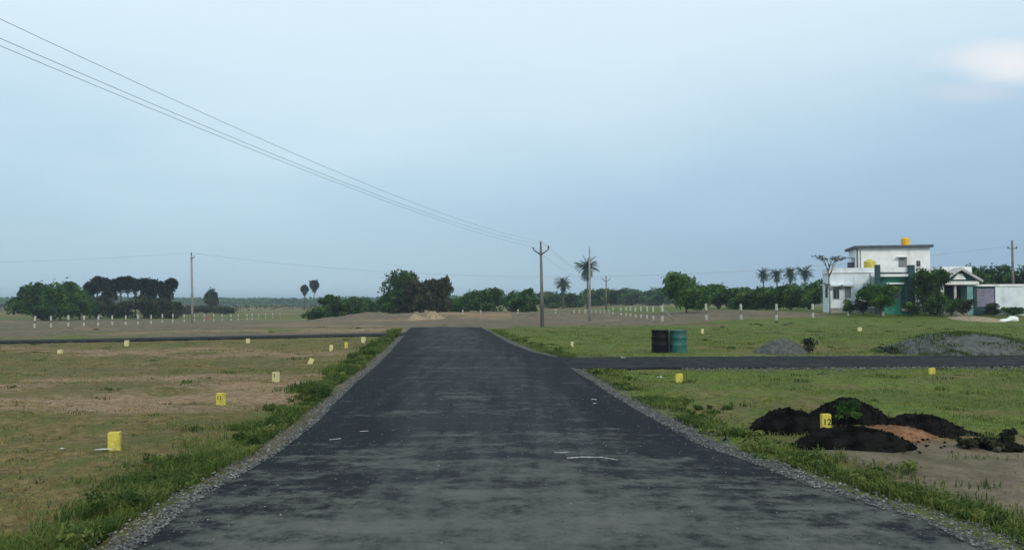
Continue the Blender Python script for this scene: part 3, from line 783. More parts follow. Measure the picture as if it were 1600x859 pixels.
tree_px('leafy_tree', 632, 686, 431, 117, 'brownish tree in the middle of the central clump', seed=85, n=8000, leaf=.18, trunk=.04, tone=.5, mat='leafb', nb=10)
tree_px('leafy_tree', 662, 707, 431, 119, 'dark tree at right of the central clump', seed=86, n=8000, leaf=.18, trunk=.04, tone=.4, mat='leafb', nb=10)
tree_px('bush', 700, 738, 462, 135, 'small dim tree right of the central clump', cat='tree', seed=87, n=3000, leaf=.18, trunk=0, tone=.35)
tree_px('leafy_tree', 716, 786, 450, 128, 'broad low tree in line with the road end', seed=88, n=7000, leaf=.18, trunk=.0, tone=.35)
tree_px('leafy_tree', 784, 840, 449, 118, 'dark green tree just left of the middle pole', seed=89, n=7000, leaf=.17, trunk=.0, tone=.38)
tree_px('bush', 614, 650, 478, 104, 'low bush at the foot of the central clump', cat='bush', seed=90, n=1400, leaf=.14, trunk=0, tone=.25, mat='leafb')
# right of the pole
palm('coconut_palm', 880, 429, 200, 14, 'short coconut palm between the two tall poles', seed=91)
palm('coconut_palm', 918, 400, 180, 19, 'tall coconut palm behind the slim concrete pole', seed=92)
far_lb = ['right of the middle pole', 'below the short coconut palm', 'behind the slim pole', 'below the small far pole', 'right of the small far pole', 'left of the round green tree']
for i, (a, c, t_, d_) in enumerate([(840, 884, 452, 230), (872, 915, 456, 215), (905, 950, 449, 225), (935, 975, 448, 235), (965, 1010, 450, 260), (1005, 1050, 446, 250)]):
    tree_px('leafy_tree', a, c, t_, d_, 'hazy blue-green tree %s' % far_lb[i], seed=100 + i, n=3500, leaf=.32, trunk=0, tone=.4, group='hazy trees in the middle distance')
tree_px('leafy_tree', 1038, 1108, 424, 92, 'round bright green tree standing by the fence corner', seed=111, n=12000, leaf=.13, trunk=.1, tone=.5, mat='leafbright', nb=13)
hg = [(1094, 1152, 441, 112), (1132, 1192, 446, 106), (1168, 1228, 443, 104), (1206, 1264, 440, 100), (1238, 1292, 437, 104)]
for i, (a, c, t_, d_) in enumerate(hg):
    tree_px('leafy_tree', a, c, t_, d_, 'green thicket tree left of the houses, %s from the left' % ['first', 'second', 'third', 'fourth', 'fifth'][i], seed=120 + i, n=6500, leaf=.15, trunk=.0, tone=.45, mat='leaf', group='thicket left of the houses')
for i, (px, t_, r) in enumerate([(1193, 418, 12), (1214, 418, 12), (1235, 416, 13), (1258, 412, 14)]):
    palm('coconut_palm', px, t_, 190, r, 'hazy palm above the thicket, %s from the left' % ['first', 'second', 'third', 'nearest the house'][i].replace('nearest the house', 'fourth'), seed=130 + i, group='palms above the thicket')
for i, (a, c, t_, d_) in enumerate([(1500, 1555, 408, 105), (1535, 1590, 405, 108), (1575, 1640, 407, 104)]):
    tree_px('leafy_tree', a, c, t_, d_, 'dark tree rising behind the compound wall, %s' % ['left one', 'middle one', 'right one'][i], seed=140 + i, n=7000, leaf=.16, trunk=.05, tone=.3, group='dark trees behind the compound wall')
# trees in front of the houses
tree_px('leafy_tree', 1346, 1404, 443, 70, 'bushy tree in front of the green house', seed=151, n=7500, leaf=.10, trunk=.18, tone=.42, nb=10, mat='leafbright')
tree_px('leafy_tree', 1429, 1480, 415, 71, 'tall dark tree between the green house and the gabled porch', seed=157, n=9500, leaf=.10, trunk=.02, tone=.35, nb=14)
for i, (a, c, t_, d_, w_) in enumerate([(1316, 1338, 468, 71, 'by the white wall, left one'), (1336, 1360, 466, 71.5, 'by the white wall, right one'), (1474, 1500, 464, 69, 'in front of the gabled porch, left one'), (1492, 1522, 466, 70, 'in front of the gabled porch, right one'), (1408, 1440, 472, 70, 'under the green house wall'), (1536, 1562, 472, 70.5, 'in front of the lavender gate'), (1566, 1600, 478, 71, 'at the foot of the compound wall')]):
    tree_px('shrub', a, c, t_, d_, 'small shrub %s' % w_, cat='shrub', seed=160 + i, n=1300, leaf=.075, trunk=.1, tone=.35, mat='leafb' if i % 2 else 'leaf', group='shrubs in front of the houses', nb=6, shell=.3)
# plants by the heaps
def small_plant(px, py, wpx, hpx, label, n=700, seed=0, mat='leaf', z=0):
    b = hit(px, py, T0); W = wpx / F * b[1]; H = hpx / F * b[1]
    return make_tree('weed_plant', (b[0], b[1], float(T(b[0], b[1])) + z), W, H, label, cat='plant', mat=mat, seed=seed, n=n // 2, leaf=max(.018, .0013 * b[1]), trunk=.05, nb=6, tone=.4, group='wild plants around the heaps', shell=.3)
small_plant(1390, 553, 34, 15, 'low olive shrub at the left foot of the large grey heap', seed=171, mat='leafb')
small_plant(1500, 552, 30, 14, 'green plant in front of the large grey heap, left one', seed=172)
small_plant(1542, 551, 16, 18, 'green plant in front of the large grey heap, right one', seed=173)
small_plant(1264, 553, 22, 26, 'thin shrub right of the small grey heap', seed=174, mat='leafb')
small_plant(1262, 541, 14, 12, 'dark tuft behind the small grey heap', seed=175, mat='leafb')
# bare twisted tree by the white house
def bare_tree():
    b = base_at(1296, 72); H = size_at(b, 399); t = thing('bare_tree', b, 'thin flat-topped tree with sparse branches beside the white house', 'tree')
    rng = random.Random(4); mb = MB(); hz = H * .86; tips = []
    mb.tube([(0, 0, -.1), (.05, 0, hz * .35), (-.06, .05, hz * .7), (0, 0, hz)], [.065, .05, .04, .03], 8)
    for i in range(11):
        a = i * 2.4; l = rng.uniform(.7, 1.55); z0 = hz * rng.uniform(.72, 1)
        e = Vector((math.cos(a) * l, math.sin(a) * l * .7, H - rng.uniform(0, .35)))
        m = Vector((e.x * .5, e.y * .5, z0 + (e.z - z0) * .75))
        mb.tube([(0, 0, z0), m, e], [.035, .024, .01], 5); tips += [e, m.lerp(e, .5)]
    for i in range(8):
        a = i * 2.1; l = rng.uniform(.6, 1.2); z0 = hz * rng.uniform(.35, .65)
        e = Vector((math.cos(a) * l, math.sin(a) * l * .7, z0 + rng.uniform(.1, .7))); mb.tube([(0, 0, z0), e * .5 + Vector((0, 0, z0 * .52)), e], [.028, .018, .008], 5); tips += [e]
    mb.build('trunk', M['barkpale'], t)
    V, q, tn = leafcloud(np.random.RandomState(3), [(p.x, p.y, p.z,   .30, .30, .10) for p in tips], 950, .055, .5, shell=.2)
    link('crown', np_mesh('crown', V, [q], M['leafb'], tone=tn), t)
bare_tree()
# far woods: a continuous mass one cannot count
def far_woods():
    rng = np.random.RandomState(9)
    for nm, d0, d1, hh, n, s, lbl, mat in (('far_woods', 620, 1000, 6.5, 42000, 1.3, 'far blue-green line of trees along the horizon', 'leaf'), ('far_scrub', 220, 480, 1.6, 60000, .3, 'low scrub scattered over the distant fields', 'leafb')):
        d = d0 + (d1 - d0) * rng.rand(n); x = (rng.rand(n) * 2 - 1) * d * .85
        top = hh * (.45 + 1.0 * fbm(x * .012 + d0, d * .004, 4)) * (1 if d0 > 500 else 1)
        if d0 < 500:
            ok = fbm(x * .02, d * .05, 3) > .56; d, x, top = d[ok], x[ok], top[ok]
        else:
            top = top + 2.2 * sstep(60, 260, x) 
        m = len(d); z = T0(x, d) + top * rng.rand(m) ** .6
        c = np.stack([x, d, z], -1); a = rng.normal(0, 1, (m, 3)); a /= np.linalg.norm(a, axis=1)[:, None]
        t = np.cross(a, rng.normal(0, 1, (m, 3))); t /= np.linalg.norm(t, axis=1)[:, None]; sz = (s * (.5 + rng.rand(m)))[:, None]
        V = np.stack([c - a * sz, c - t * sz * .7, c + a * sz, c + t * sz * .7], 1).reshape(-1, 3)
        tone = np.clip(.35 + .8 * (fbm(x * .05, z * .3, 2) - .5), 0, 1)
        kind(link(nm, np_mesh(nm, V, [np.arange(m * 4).reshape(m, 4)], M[mat], tone=tone)), 'stuff', lbl)
    # long bunds of pale earth and crops between
far_woods()

# ------------------------------------------------------------------ poles and wires
def main_pole():
    b = at(847.5, 511); H = size_at(b, 384); sc = b[1] / F
    t = thing('electric_pole', (b[0], b[1], b[2]), 'tall weathered electric pole with V-shaped arms beyond the road end', 'pole')
    tx = -.12
    MB().tube([(0, 0, -.3), (tx * .3, 0, H * .35), (tx, 0, H)], [.16, .13, .095], 10).build('pole_shaft', M['darkpole'], t)
    arms = MB(); top = []
    for s in (-1, 1):
        arms.tube([(tx, -.06, size_at(b, 398)), (tx + s * .42, -.06, size_at(b, 392.5)), (tx + s * .60, -.06, size_at(b, 389.5))], [.06, .05, .045], 6)
    arms.build('cross_arm', M['steel'], t)
    pts = []
    for s, py in ((-1, 386), (1, 383.5), (0, 376.5)):
        z0 = size_at(b, 389.5) if s else H
        x = tx + s * .60
        z1 = size_at(b, py)
        MB().lathe([(.03, z0 - .03), (.03, z0 + .04), (.075, z0 + .06), (.05, (z0 + z1) / 2), (.08, (z0 + z1) / 2 + .03), (.04, z1)], 10, (x, -.06 if s else 0, 0)).build('insulator', M['insul'], t)
        pts.append(Vector((b[0] + x, b[1], b[2] + z1)))
    MB().box(-.2, .2, -.13, -.09, 2.6, 2.75).build('clamp', M['steel'], t)
    return pts
def slim_pole():
    b = at(921.5, 502); H = size_at(b, 385)
    t = thing('slim_pole', b, 'slim pale concrete pole without arms in front of the coconut palm', 'pole')
    MB().tube([(0, 0, -.3), (0, 0, H * .97)], [.14, .075], 8).build('pole_shaft', M['concrete'], t)
    MB().tube([(0, 0, H * .97), (0, 0, H)], [.02, .02], 6).build('top_pin', M['steel'], t)
def left_pole():
    b = at(301, 505); H = size_at(b, 399)
    t = thing('electric_pole', b, 'electric pole with a short bracket standing in the left field', 'pole')
    tx = -.25
    MB().tube([(0, 0, -.3), (tx * .5, 0, H * .5), (tx, 0, H)], [.17, .14, .11], 10).build('pole_shaft', M['concrete'], t)
    a = MB(); a.tube([(tx, -.1, H - .35), (tx + .32, -.1, H - .3), (tx + .42, -.1, H)], [.05, .05, .04], 6); a.build('bracket', M['steel'], t)
    MB().lathe([(.05, 0), (.09, .06), (.06, .2), (.08, .24), (.04, .38)], 10, (tx, 0, H)).build('insulator', M['insul'], t)
    return Vector((b[0] + tx, b[1], b[2] + H + .3)), Vector((b[0] + tx + .42, b[1], b[2] + H))
def far_pole():
    b = base_at(947, 150); H = size_at(b, 431)
    t = thing('electric_pole', b, 'small distant electric pole with V arms above the hazy trees', 'pole')
    MB().tube([(0, 0, -.3), (0, 0, H)], [.16, .10], 8).build('pole_shaft', M['darkpole'], t)
    a = MB()
    for s in (-1, 1): a.tube([(0, 0, size_at(b, 440)), (s * .75, 0, size_at(b, 436))], [.06, .05], 6); a.tube([(s * .75, 0, size_at(b, 436)), (s * .75, 0, size_at(b, 433))], [.04, .04], 6)
    a.build('cross_arm', M['steel'], t)
    zt = b[2] + size_at(b, 433)
    return [Vector((b[0] - .75, b[1], zt)), Vector((b[0] + .75, b[1], zt)), Vector((b[0], b[1], b[2] + H))]
def right_pole():
    b = base_at(1583, 78); H = size_at(b, 376)
    t = thing('electric_pole', b, 'dark electric pole beside the compound wall at the right edge', 'pole')
    MB().tube([(0, 0, -.3), (0, 0, H)], [.15, .09], 8).build('pole_shaft', M['darkpole'], t)
    a = MB(); a.tube([(-.45, 0, H - .75), (.45, 0, H - .75)], [.045, .045], 6)
    a.build('cross_arm', M['steel'], t)
    for s in (-1, 1): MB().lathe([(.04, 0), (.06, .1), (.03, .2)], 8, (s * .42, 0, H - .72)).build('insulator', M['insul'], t)
    return Vector((b[0], b[1], b[2] + H - .5))
def near_pole():
    b = (-12.4, 5.0, 0.); t = thing('electric_pole', b, 'electric pole beside the camera carrying the overhead wires, out of frame to the left', 'pole')
    H = 8.0
    MB().tube([(0, 0, -.3), (0, 0, H)], [.16, .1], 10).build('pole_shaft', M['darkpole'], t)
    a = MB()
    for s in (-1, 1): a.tube([(0, 0, 7.15), (s * .25, .1, 7.43)], [.05, .04], 6)
    a.build('cross_arm', M['steel'], t)
    for s in (-1, 0, 1): MB().lathe([(.03, 0), (.06, .06), (.03, .22)], 8, (s * .25, .1 if s else 0, 7.43 if s else H)).build('insulator', M['insul'], t)
    return [Vector((-12.65, 5.1, 7.65)), Vector((-12.15, 5.1, 7.65)), Vector((-12.4, 5.0, 8.22))]
mp_ = main_pole(); slim_pole(); lp1, lp2 = left_pole(); fps = far_pole(); rp = right_pole(); npl = near_pole()
def wire(a, b, sag, r, label, group):
    n = 40; pts = []
    for i in range(n + 1):
        t = i / n; p = a.lerp(b, t); p.z -= 4 * sag * t * (1 - t); pts.append(p)
    tag(MB().tube(pts, r, 5).build('overhead_wire', M['wire']), label, 'wire', group)
gw = 'wires from the upper left to the middle pole'
wire(npl[0], mp_[0], .65, .0058, 'lower overhead wire sweeping down to the left arm of the middle pole', gw)
wire(npl[1], mp_[1], .9, .0058, 'overhead wire just beside the lowest one, ending on the right arm of the middle pole', gw)
wire(npl[2], mp_[2], .95, .0058, 'topmost overhead wire running to the tip of the middle pole', gw)
for k in range(3):
    wire(mp_[k], fps[k], 1.3, .007, 'faint wire from the middle pole on to the small distant pole, %s' % ['from its left arm', 'from its right arm', 'from its tip'][k], 'wires leaving the middle pole')
wire(lp1, rp, 2.9, .011, 'long sagging wire from the left pole across the horizon to the right edge pole', None)
wire(Vector((lp1.x - 75, lp1.y - 12, lp1.z + .0)), lp1, 1.6, .010, 'faint wire running left from the left pole', None)
b_ = (lp1.x - 75, lp1.y - 12, -.6)
t_ = thing('electric_pole', b_, 'electric pole far to the left carrying the left field wire, out of frame', 'pole')
MB().tube([(0, 0, -.3), (0, 0, lp1.z + .6)], [.17, .1], 8).build('pole_shaft', M['concrete'], t_)

# ------------------------------------------------------------------ fence posts
def post_mesh(H, w, name='fence_post'):
    mb = MB()
    mb.box(-w / 2, w / 2, -w / 2, w / 2, -.15, H * .34, mi=0)
    mb.box(-w * .42, w * .42, -w * .42, w * .42, H * .34, H * .60, mi=1)
    mb.box(-w / 2, w / 2, -w / 2, w / 2, H * .60, H * .94, mi=0)
    mb.prism([(-w / 2, H * .94), (w / 2, H * .94), (w * .12, H), (-w * .12, H)], -w / 2, w / 2, mi=0)
    o = mb.build(name, [M['postwhite'], M['postdark']]); me = o.data; bpy.data.objects.remove(o); return me
pm = post_mesh(1.0, .13)
rngp = random.Random(8)
def post(px, pybase, pytop, label, group, wk=1.0, tilt=None):
    b = at(px, pybase); H = size_at(b, pytop)
    o = link('fence_post', pm, None, (b[0], b[1], float(T(b[0], b[1])) if b[1] < 120 else b[2])); o.scale = (wk, wk, H)
    o.rotation_euler = (R(rngp.uniform(-2, 2)), R(rngp.uniform(-2, 2) if tilt is None else tilt), rngp.uniform(0, 1.5))
    tag(o, label, 'fence post', group)
ORD = ['first', 'second', 'third', 'fourth', 'fifth', 'sixth', 'seventh', 'eighth', 'ninth', 'tenth', 'eleventh', 'twelfth', 'thirteenth', 'fourteenth', 'fifteenth', 'sixteenth', 'seventeenth', 'eighteenth', 'nineteenth', 'twentieth', 'twenty-first', 'twenty-second', 'twenty-third', 'twenty-fourth']
gl = 'fence posts along the left field'
lx = [54, 80, 106.5, 131, 153.4, 175.6, 196, 216, 236, 253.6, 270, 288, 304, 319, 334, 347, 361, 372, 386, 394, 404, 415, 426, 437]
for i, px in enumerate(lx):
    yb = np.interp(px, [54, 80, 153, 196, 253, 288, 319, 361, 400, 440], [512, 511, 509, 508, 504.5, 503, 502, 501, 499, 496])
    hp = np.interp(px, [54, 80, 250, 440], [18.5, 18, 14, 8])
    post(px, yb, yb - hp, 'short white post of the left field fence, %s from the left' % ORD[i], gl, .95)
gr_ = 'fence posts receding to the right corner'
rx = [(958, 491, 480.5), (970.5, 493, 480.5), (978, 494, 480), (985, 495, 480), (993, 496, 480), (1001.6, 497, 479.5), (1011, 498, 479.5), (1021, 500, 479)]
for i, (px, yb, yt) in enumerate(rx[::-1]): post(px, yb, yt, 'white post of the receding fence row, %s behind the braced corner post' % ORD[i], gr_, 1.0)
for i, px in enumerate((897, 905, 914, 924, 931, 938, 944, 951)): post(px, 489, 484, 'tiny distant white post around the slim pole, %s from the left' % ORD[i], 'tiny distant fence posts', 1.3)
post(1034.5, 502, 477.5, 'corner fence post braced by a slanting strut', None, 1.4)
b = at(1034.5, 502); e = at(1054, 497)
tag(MB().tube([Vector((b[0], b[1], b[2] + 1.25)), Vector((b[0] + .15 + 1.0, b[1] + .3, e[2] * 0 + float(T0(b[0] + 1.15, b[1] + .3)) - .02))], [.06, .06], 6).build('brace_strut', M['concrete']), 'slanting concrete strut leaning on the corner post', 'strut')
rowp = [(1104, 500.5, 475), (1158, 500, 475.5), (1213, 500, 475), (1270, 496.5, 475), (1325.5, 493.5, 473), (1380.4, 493.7, 473), (1434, 491, 471), (1487, 490, 472), (1523, 489.5, 472), (1541, 490, 473), (1597, 490, 473)]
for i, (px, yb, yt) in enumerate(rowp):
    post(px, yb, yt, 'white post of the right fence, %s' % ['first right of the round green tree', 'second right of the round green tree', 'third right of the round green tree', 'by the left corner of the white house', 'in front of the white house', 'in front of the bushy tree', 'in front of the tall dark tree', 'in front of the gabled porch', 'left of the lavender gate front', 'in front of the lavender gate', 'at the right picture edge'][i], 'posts of the right fence', 1.15 if i < 7 else 1.3)
for i, (px, yb) in enumerate(((723, 491), (751, 490.5), (809, 490), (868, 489))): post(px, yb, yb - 6, 'small pale post on the earth bank, %s' % ['leftmost, right of the sand heaps', 'second, before the broad low tree', 'left of the middle pole', 'right of the middle pole'][i], 'small posts on the earth bank', 1.2)
# laterite blocks / brick stack behind the left fence
def block_stack(px, py, w, h, label):
    b = at(px, py); W = w / F * b[1]; Hh = h / F * b[1]; t = thing('brick_stack', b, label, 'brick stack'); rng = random.Random(3)
    for k in range(4):
        m = MB(); n = 7 - k
        for j in range(n): m.box(-W / 2 + W * (j + k * .5) / 7, -W / 2 + W * (j + .92 + k * .5) / 7, -.3, .3, Hh * k / 4 + .003 * k, Hh * (k + .93) / 4)
        m.build('brick_course', M['laterite'], t)
block_stack(327, 500, 14, 8, 'stack of red-brown bricks behind the left fence')

# ------------------------------------------------------------------ yellow plot stones
def text_mesh(s, size, mat, parent, M4):
    cu = bpy.data.curves.new('number', 'FONT'); cu.body = s; cu.size = size; cu.align_x = 'CENTER'; cu.align_y = 'CENTER'; cu.extrude = .0012
    cu.offset = size * .02
    cu.materials.append(mat); o = bpy.data.objects.new('number', cu); COL.objects.link(o)
    bpy.context.view_layer.update(); me = bpy.data.meshes.new_from_object(o.evaluated_get(bpy.context.evaluated_depsgraph_get()))
    bpy.data.objects.remove(o); me.name = 'number'; me.materials.clear(); me.materials.append(mat)
    o = link('number', me, parent); o.matrix_local = M4; return o
def marker(px, py, wpx, hpx, label, num=None, mat='yellow', rz=0, tilt=0, up=.0, seed=0, asp=.7):
    b = hit(px, py, T0); b[2] = float(T(b[0], b[1])) + up
    s = b[1] / F; W, H = wpx * s, hpx * s; D = W * asp
    t = thing('plot_stone', tuple(b), label, 'marker stone', 'numbered plot marker stones', R(rz)); t.rotation_euler = (0, R(tilt), R(rz))
    mb = MB(); mb.box(-W / 2, W / 2, -D / 2, D / 2, -.12, H, bev=W * .035)
    rng = random.Random(seed)
    bmesh.ops.subdivide_edges(mb.bm, edges=[e for e in mb.bm.edges if e.calc_length() > H * .5], cuts=3)
    for v in mb.bm.verts: v.co += Vector((rng.uniform(-1, 1), 0, rng.uniform(-1, 1))) * W * .03
    mb.build('stone', M[mat], t)
    if num:
        z = H * .62; text_mesh(num, H * .50, M['black'], t, Matrix.Translation((0, -D / 2 - .002, z)) @ Matrix.Rotation(R(90), 4, 'X'))
    return t
marker(179.5, 706, 17, 28, 'pale yellow marker stone nearest the camera in the left field', None, 'yellow', rz=14, tilt=-3, seed=1)
marker(345, 636, 12, 19, 'yellow marker stone painted with dark strokes, second nearest in the left field', '11', 'yellow', rz=-16, seed=2)
marker(431, 596.5, 9.5, 15, 'pale yellow marker stone halfway along the left verge', '5', 'yellowpale', rz=-22, seed=3)
marker(484, 568.5, 7, 9, 'small pale tilted marker stone above the halfway one', None, 'yellowpale', rz=20, tilt=24, seed=4)
marker(517.5, 549.5, 5, 9, 'small pale yellow marker stone left of the green verge', None, 'yellowpale', rz=8, seed=5)
marker(541, 544.5, 4.5, 9.5, 'slim yellow marker stone in the grass near the left side road', None, 'yellow', rz=0, seed=6)
marker(568, 537, 6, 9, 'pale marker stone closest to the left side road junction', None, 'yellowpale', rz=-10, seed=7)
marker(387.5, 536.5, 5.5, 7, 'cream marker stone beside the left side road, middle of the field', None, 'yellowpale', rz=5, seed=8)
marker(198, 541, 6, 8.5, 'cream marker stone beside the left side road, further left', None, 'yellowpale', rz=0, seed=9)
marker(94, 553, 7, 6, 'low cream marker stone at the far left of the field', None, 'yellowpale', rz=0, seed=10)
marker(1061, 596, 11, 14, 'yellow marker stone by the right side road, left of the heaps', None, 'yellow', rz=5, seed=11)
marker(1456, 586, 9, 9.5, 'small yellow marker stone by the right side road, above the heaps', None, 'yellow', rz=-8, seed=12)
marker(894, 541, 4, 8, 'tiny pale marker stone in the grass right of the road', None, 'yellowpale', rz=0, seed=13)
marker(1097.5, 522, 4, 8, 'tiny pale marker stone right of the two drums', None, 'yellowpale', rz=0, seed=14)
marker(1343, 518, 6, 6, 'low white marker stone in the grass before the white house', None, 'yellowpale', rz=0, seed=15)

# ------------------------------------------------------------------ heaps
def heap(name, cx, cy, rx, ry, h, mat, label, cat='soil heap', seed=0, rough=.18, peak=1.3, rot=0, lobes=(), smooth=True, group=None, sharp=False):
    n = 90 ; rng = np.random.RandomState(seed); g = np.linspace(-1.15, 1.15, n); U, V = np.meshgrid(g, g)
    r = np.sqrt(U ** 2 + V ** 2); r = r * (1 + .55 * (fbm(U * 1.8 + seed * 3.1 + 9, V * 1.8 + 7, 4) - .5))
    z = np.clip(1 - r, 0, 1) ** peak if sharp else np.clip(1 - r ** 1.8, 0, 1) ** peak
    for lu, lv, lr, lh in lobes: z = np.maximum(z, lh * np.clip(1 - ((U - lu) ** 2 + (V - lv) ** 2) / lr ** 2, 0, 1) ** 1.2)
    m = sstep(0, .12, z)
    z = z * h + m * h * rough * (fbm(U * 5 + seed, V * 5, 4) - .45) + m * h * rough * .8 * (fbm(U * 15 + seed, V * 15, 4) - .5)
    c, s = math.cos(rot), math.sin(rot); X = U * rx * c - V * ry * s; Y = U * rx * s + V * ry * c
    Zg = T0(cx + X, cy + Y) - float(T0(cx, cy)); Z = Zg + np.where(z > .003, z + .0, -.08)
    i = np.arange(n * n).reshape(n, n); q = np.stack([i[:-1, :-1], i[:-1, 1:], i[1:, 1:], i[1:, :-1]], -1).reshape(-1, 4)
    me = np_mesh(name, np.stack([X, Y, Z], -1).reshape(-1, 3), [q], M[mat], smooth=smooth)
    o = link(name, me, None, (cx, cy, float(T0(cx, cy)) + .01)); tag(o, label, cat, group)
    if mat in ('tarsoil', 'redsoil', 'greyheap'):
        ok = np.where((z.ravel() > -.05) & (r.ravel() < 1.12))[0]; pk = rng.choice(ok, 700); L3 = np.stack([X, Y, np.maximum(Z, 0)], -1).reshape(-1, 3)[pk]
        L3 = L3 + rng.normal(0, .02, L3.shape) * [1, 1, .2] + [cx, cy, float(T0(cx, cy)) + .012]
        CR.setdefault(mat, []).append(L3)
    return o
CR = {}
def hx(px, py, mx=0): b = hit(px, py); return b[0], b[1]
G1 = 'black heaps around the yellow stone'
def hpx(px0, px1, pytop, pybase, **k):
    x0, y0 = hx((px0 + px1) / 2, pybase); s = y0 / F; rx = (px1 - px0) / 2 * s; ry = k.pop('ry', rx * .75)
    cy = y0 + ry * .8; cx = x0 * (cy / y0); rx *= cy / y0
    H = P(800, pytop, cy)[2] - float(T0(cx, cy))
    return heap(cx=cx, cy=cy, rx=rx * 1.02, ry=ry, h=H, **k)
hpx(1268, 1384, 624, 666, ry=.55, rough=.24, name='soil_heap', mat='tarsoil', label='tallest black heap, rear one, with a green plant on its front', seed=1, peak=.9, group=G1)
hpx(1176, 1292, 640, 678, ry=.42, rough=.24, name='soil_heap', mat='tarsoil', label='black heap at the left end of the group', seed=2, peak=.8, group=G1, lobes=((.4, .1, .5, .8),))
hpx(1350, 1522, 648, 686, ry=.5, rough=.24, name='soil_heap', mat='tarsoil', label='long black heap at right, behind the orange soil', seed=3, peak=1., group=G1, lobes=((-.45, -.1, .5, .55),))
hpx(1226, 1434, 667, 709, ry=.48, rough=.24, name='soil_heap', mat='tarsoil', label='wide black heap nearest the camera, below the yellow stone', seed=4, peak=.95, group=G1, lobes=((-.2, 0, .5, .95),))
hpx(1318, 1466, 667, 694, ry=.42, name='soil_heap', mat='redsoil', label='orange-red soil spilled between the black heaps', seed=5, peak=.8, group=None)
hpx(1500, 1592, 686, 704, ry=.32, rough=.24, name='soil_heap', mat='tarsoil', label='low dark heap overgrown with weeds at the right end', seed=6, peak=.8, group=G1)
hpx(1182, 1264, 530, 554, ry=.8, name='gravel_heap', mat='greyheap', label='small grey gravel heap beyond the side road', cat='gravel heap', seed=7, peak=.9, rough=.12)
hpx(1385, 1625, 521, 556, ry=2.4, name='gravel_heap', mat='greyheap', label='large grey gravel heap beyond the side road at right', cat='gravel heap', seed=8, peak=.75, rough=.1, lobes=((-.55, -.2, .4, .5),))
hpx(636, 664, 491, 500, ry=1.0, name='sand_heap', mat='sand', label='small pale sand heap beyond the road end, left one', cat='sand heap', seed=9, rough=.3)
hpx(660, 694, 487, 499, ry=1.2, name='sand_heap', mat='sand', label='larger pale sand heap beyond the road end, right one', cat='sand heap', seed=10, rough=.3)
hpx(1490, 1556, 495, 503, ry=3.0, name='sand_heap', mat='sand', label='spread sand patch in front of the gabled porch', cat='sand heap', seed=12, rough=.2, peak=.7)
# the marker stone standing among the heaps, and the plant
marker(1290.5, 690, 15, 41, 'yellow marker stone with dark numerals standing among the black heaps', None, 'yellow', rz=4, seed=16, asp=.5)
st = [o for o in bpy.data.objects if o.get('label', '').startswith('yellow marker stone with dark numerals')][0]
sH = 41 * st.location.y / F
text_mesh('12', .125, M['black'], st, Matrix.Translation((0.005, -15 * st.location.y / F * .25 - .003, sH - .115)) @ Matrix.Rotation(R(90), 4, 'X'))
hb = hit(1331, 667); 
for mt_, L_ in CR.items():
    stones('soil_crumbs', np.vstack(L_), .015 if mt_ == 'tarsoil' else .016, np.random.RandomState(5), M[mt_], 'loose clods lying over the heaps')
rg_ = np.random.RandomState(8); pg = np.vstack(CR['greyheap']); pg = pg[(fbm(pg[:, 0] * .9, pg[:, 1] * .9, 3) > .5) & (pg[:, 0] > 13)]; pg = np.repeat(pg, 9, 0) + rg_.normal(0, .1, (len(pg) * 9, 3)) * [1, 1, 0]
grass_obj('weeds_on_heap', pg, .05 + .14 * rg_.rand(len(pg)), .03 + 0 * pg[:, 0], rg_, M['grass'], np.clip(rg_.normal(.3, .2, len(pg)), 0, 1), .9, 'thin weeds growing over the grey gravel heaps')
mk = [o for o in bpy.data.objects if o.get('group') == 'numbered plot marker stones']; q_ = []
for o in mk:
    k = 60; sc_ = .035 + .012 * o.location.y ** .7
    q_.append(np.array(o.location)[None] + rg_.normal(0, 1, (k, 3)) * [sc_ * 1.6, sc_, 0] + [0, -.02, 0])
q_ = np.vstack(q_); q_[:, 2] = T(q_[:, 0], q_[:, 1])
grass_obj('grass_tufts', q_, .02 + .055 * rg_.rand(len(q_)), .005 + .0008 * q_[:, 1], rg_, M['turf'], np.clip(rg_.normal(.4, .25, len(q_)), 0, 1), .8, 'small grass tufts at the foot of the marker stones')
pt = make_tree('weed_plant', (hb[0], hb[1] + .12, .05), 46 / F * hb[1], .42, 'leafy green plant growing on the rear black heap', cat='plant', mat='leaf', seed=180, n=1100, leaf=.022, trunk=.05, nb=7, tone=.55, shell=.2, group='wild plants around the heaps')
for i, (px, py, w, h_) in enumerate([(1512, 703, 34, 12), (1552, 704, 36, 14), (1574, 698, 26, 22)]):
    hb = hit(px, py); make_tree('weed_plant', (hb[0], hb[1], .02), w / F * hb[1], h_ / F * hb[1] + .03, 'dark weed on the low heap at the right end, %s' % ['left one', 'middle one', 'right one'][i], cat='plant', mat='leafb', seed=190 + i, n=750, leaf=.024, trunk=.0, nb=9, tone=.15, shell=.1, group='weeds on the right end heap')
# loose crumbs round the black heaps
rng = np.random.RandomState(77); n = 500; cx_, cy_ = hx(1330, 695); a = rng.rand(n) * 6.28; rr = rng.rand(n) ** .5
x_ = cx_ + np.cos(a) * rr * 2.1 + .3; y_ = cy_ + .7 + np.sin(a) * rr * 1.5
stones('soil_crumbs', np.stack([x_, y_, T(x_, y_) + .015], -1), .02, rng, M['tarsoil'], 'crumbs of black soil scattered around the heaps')

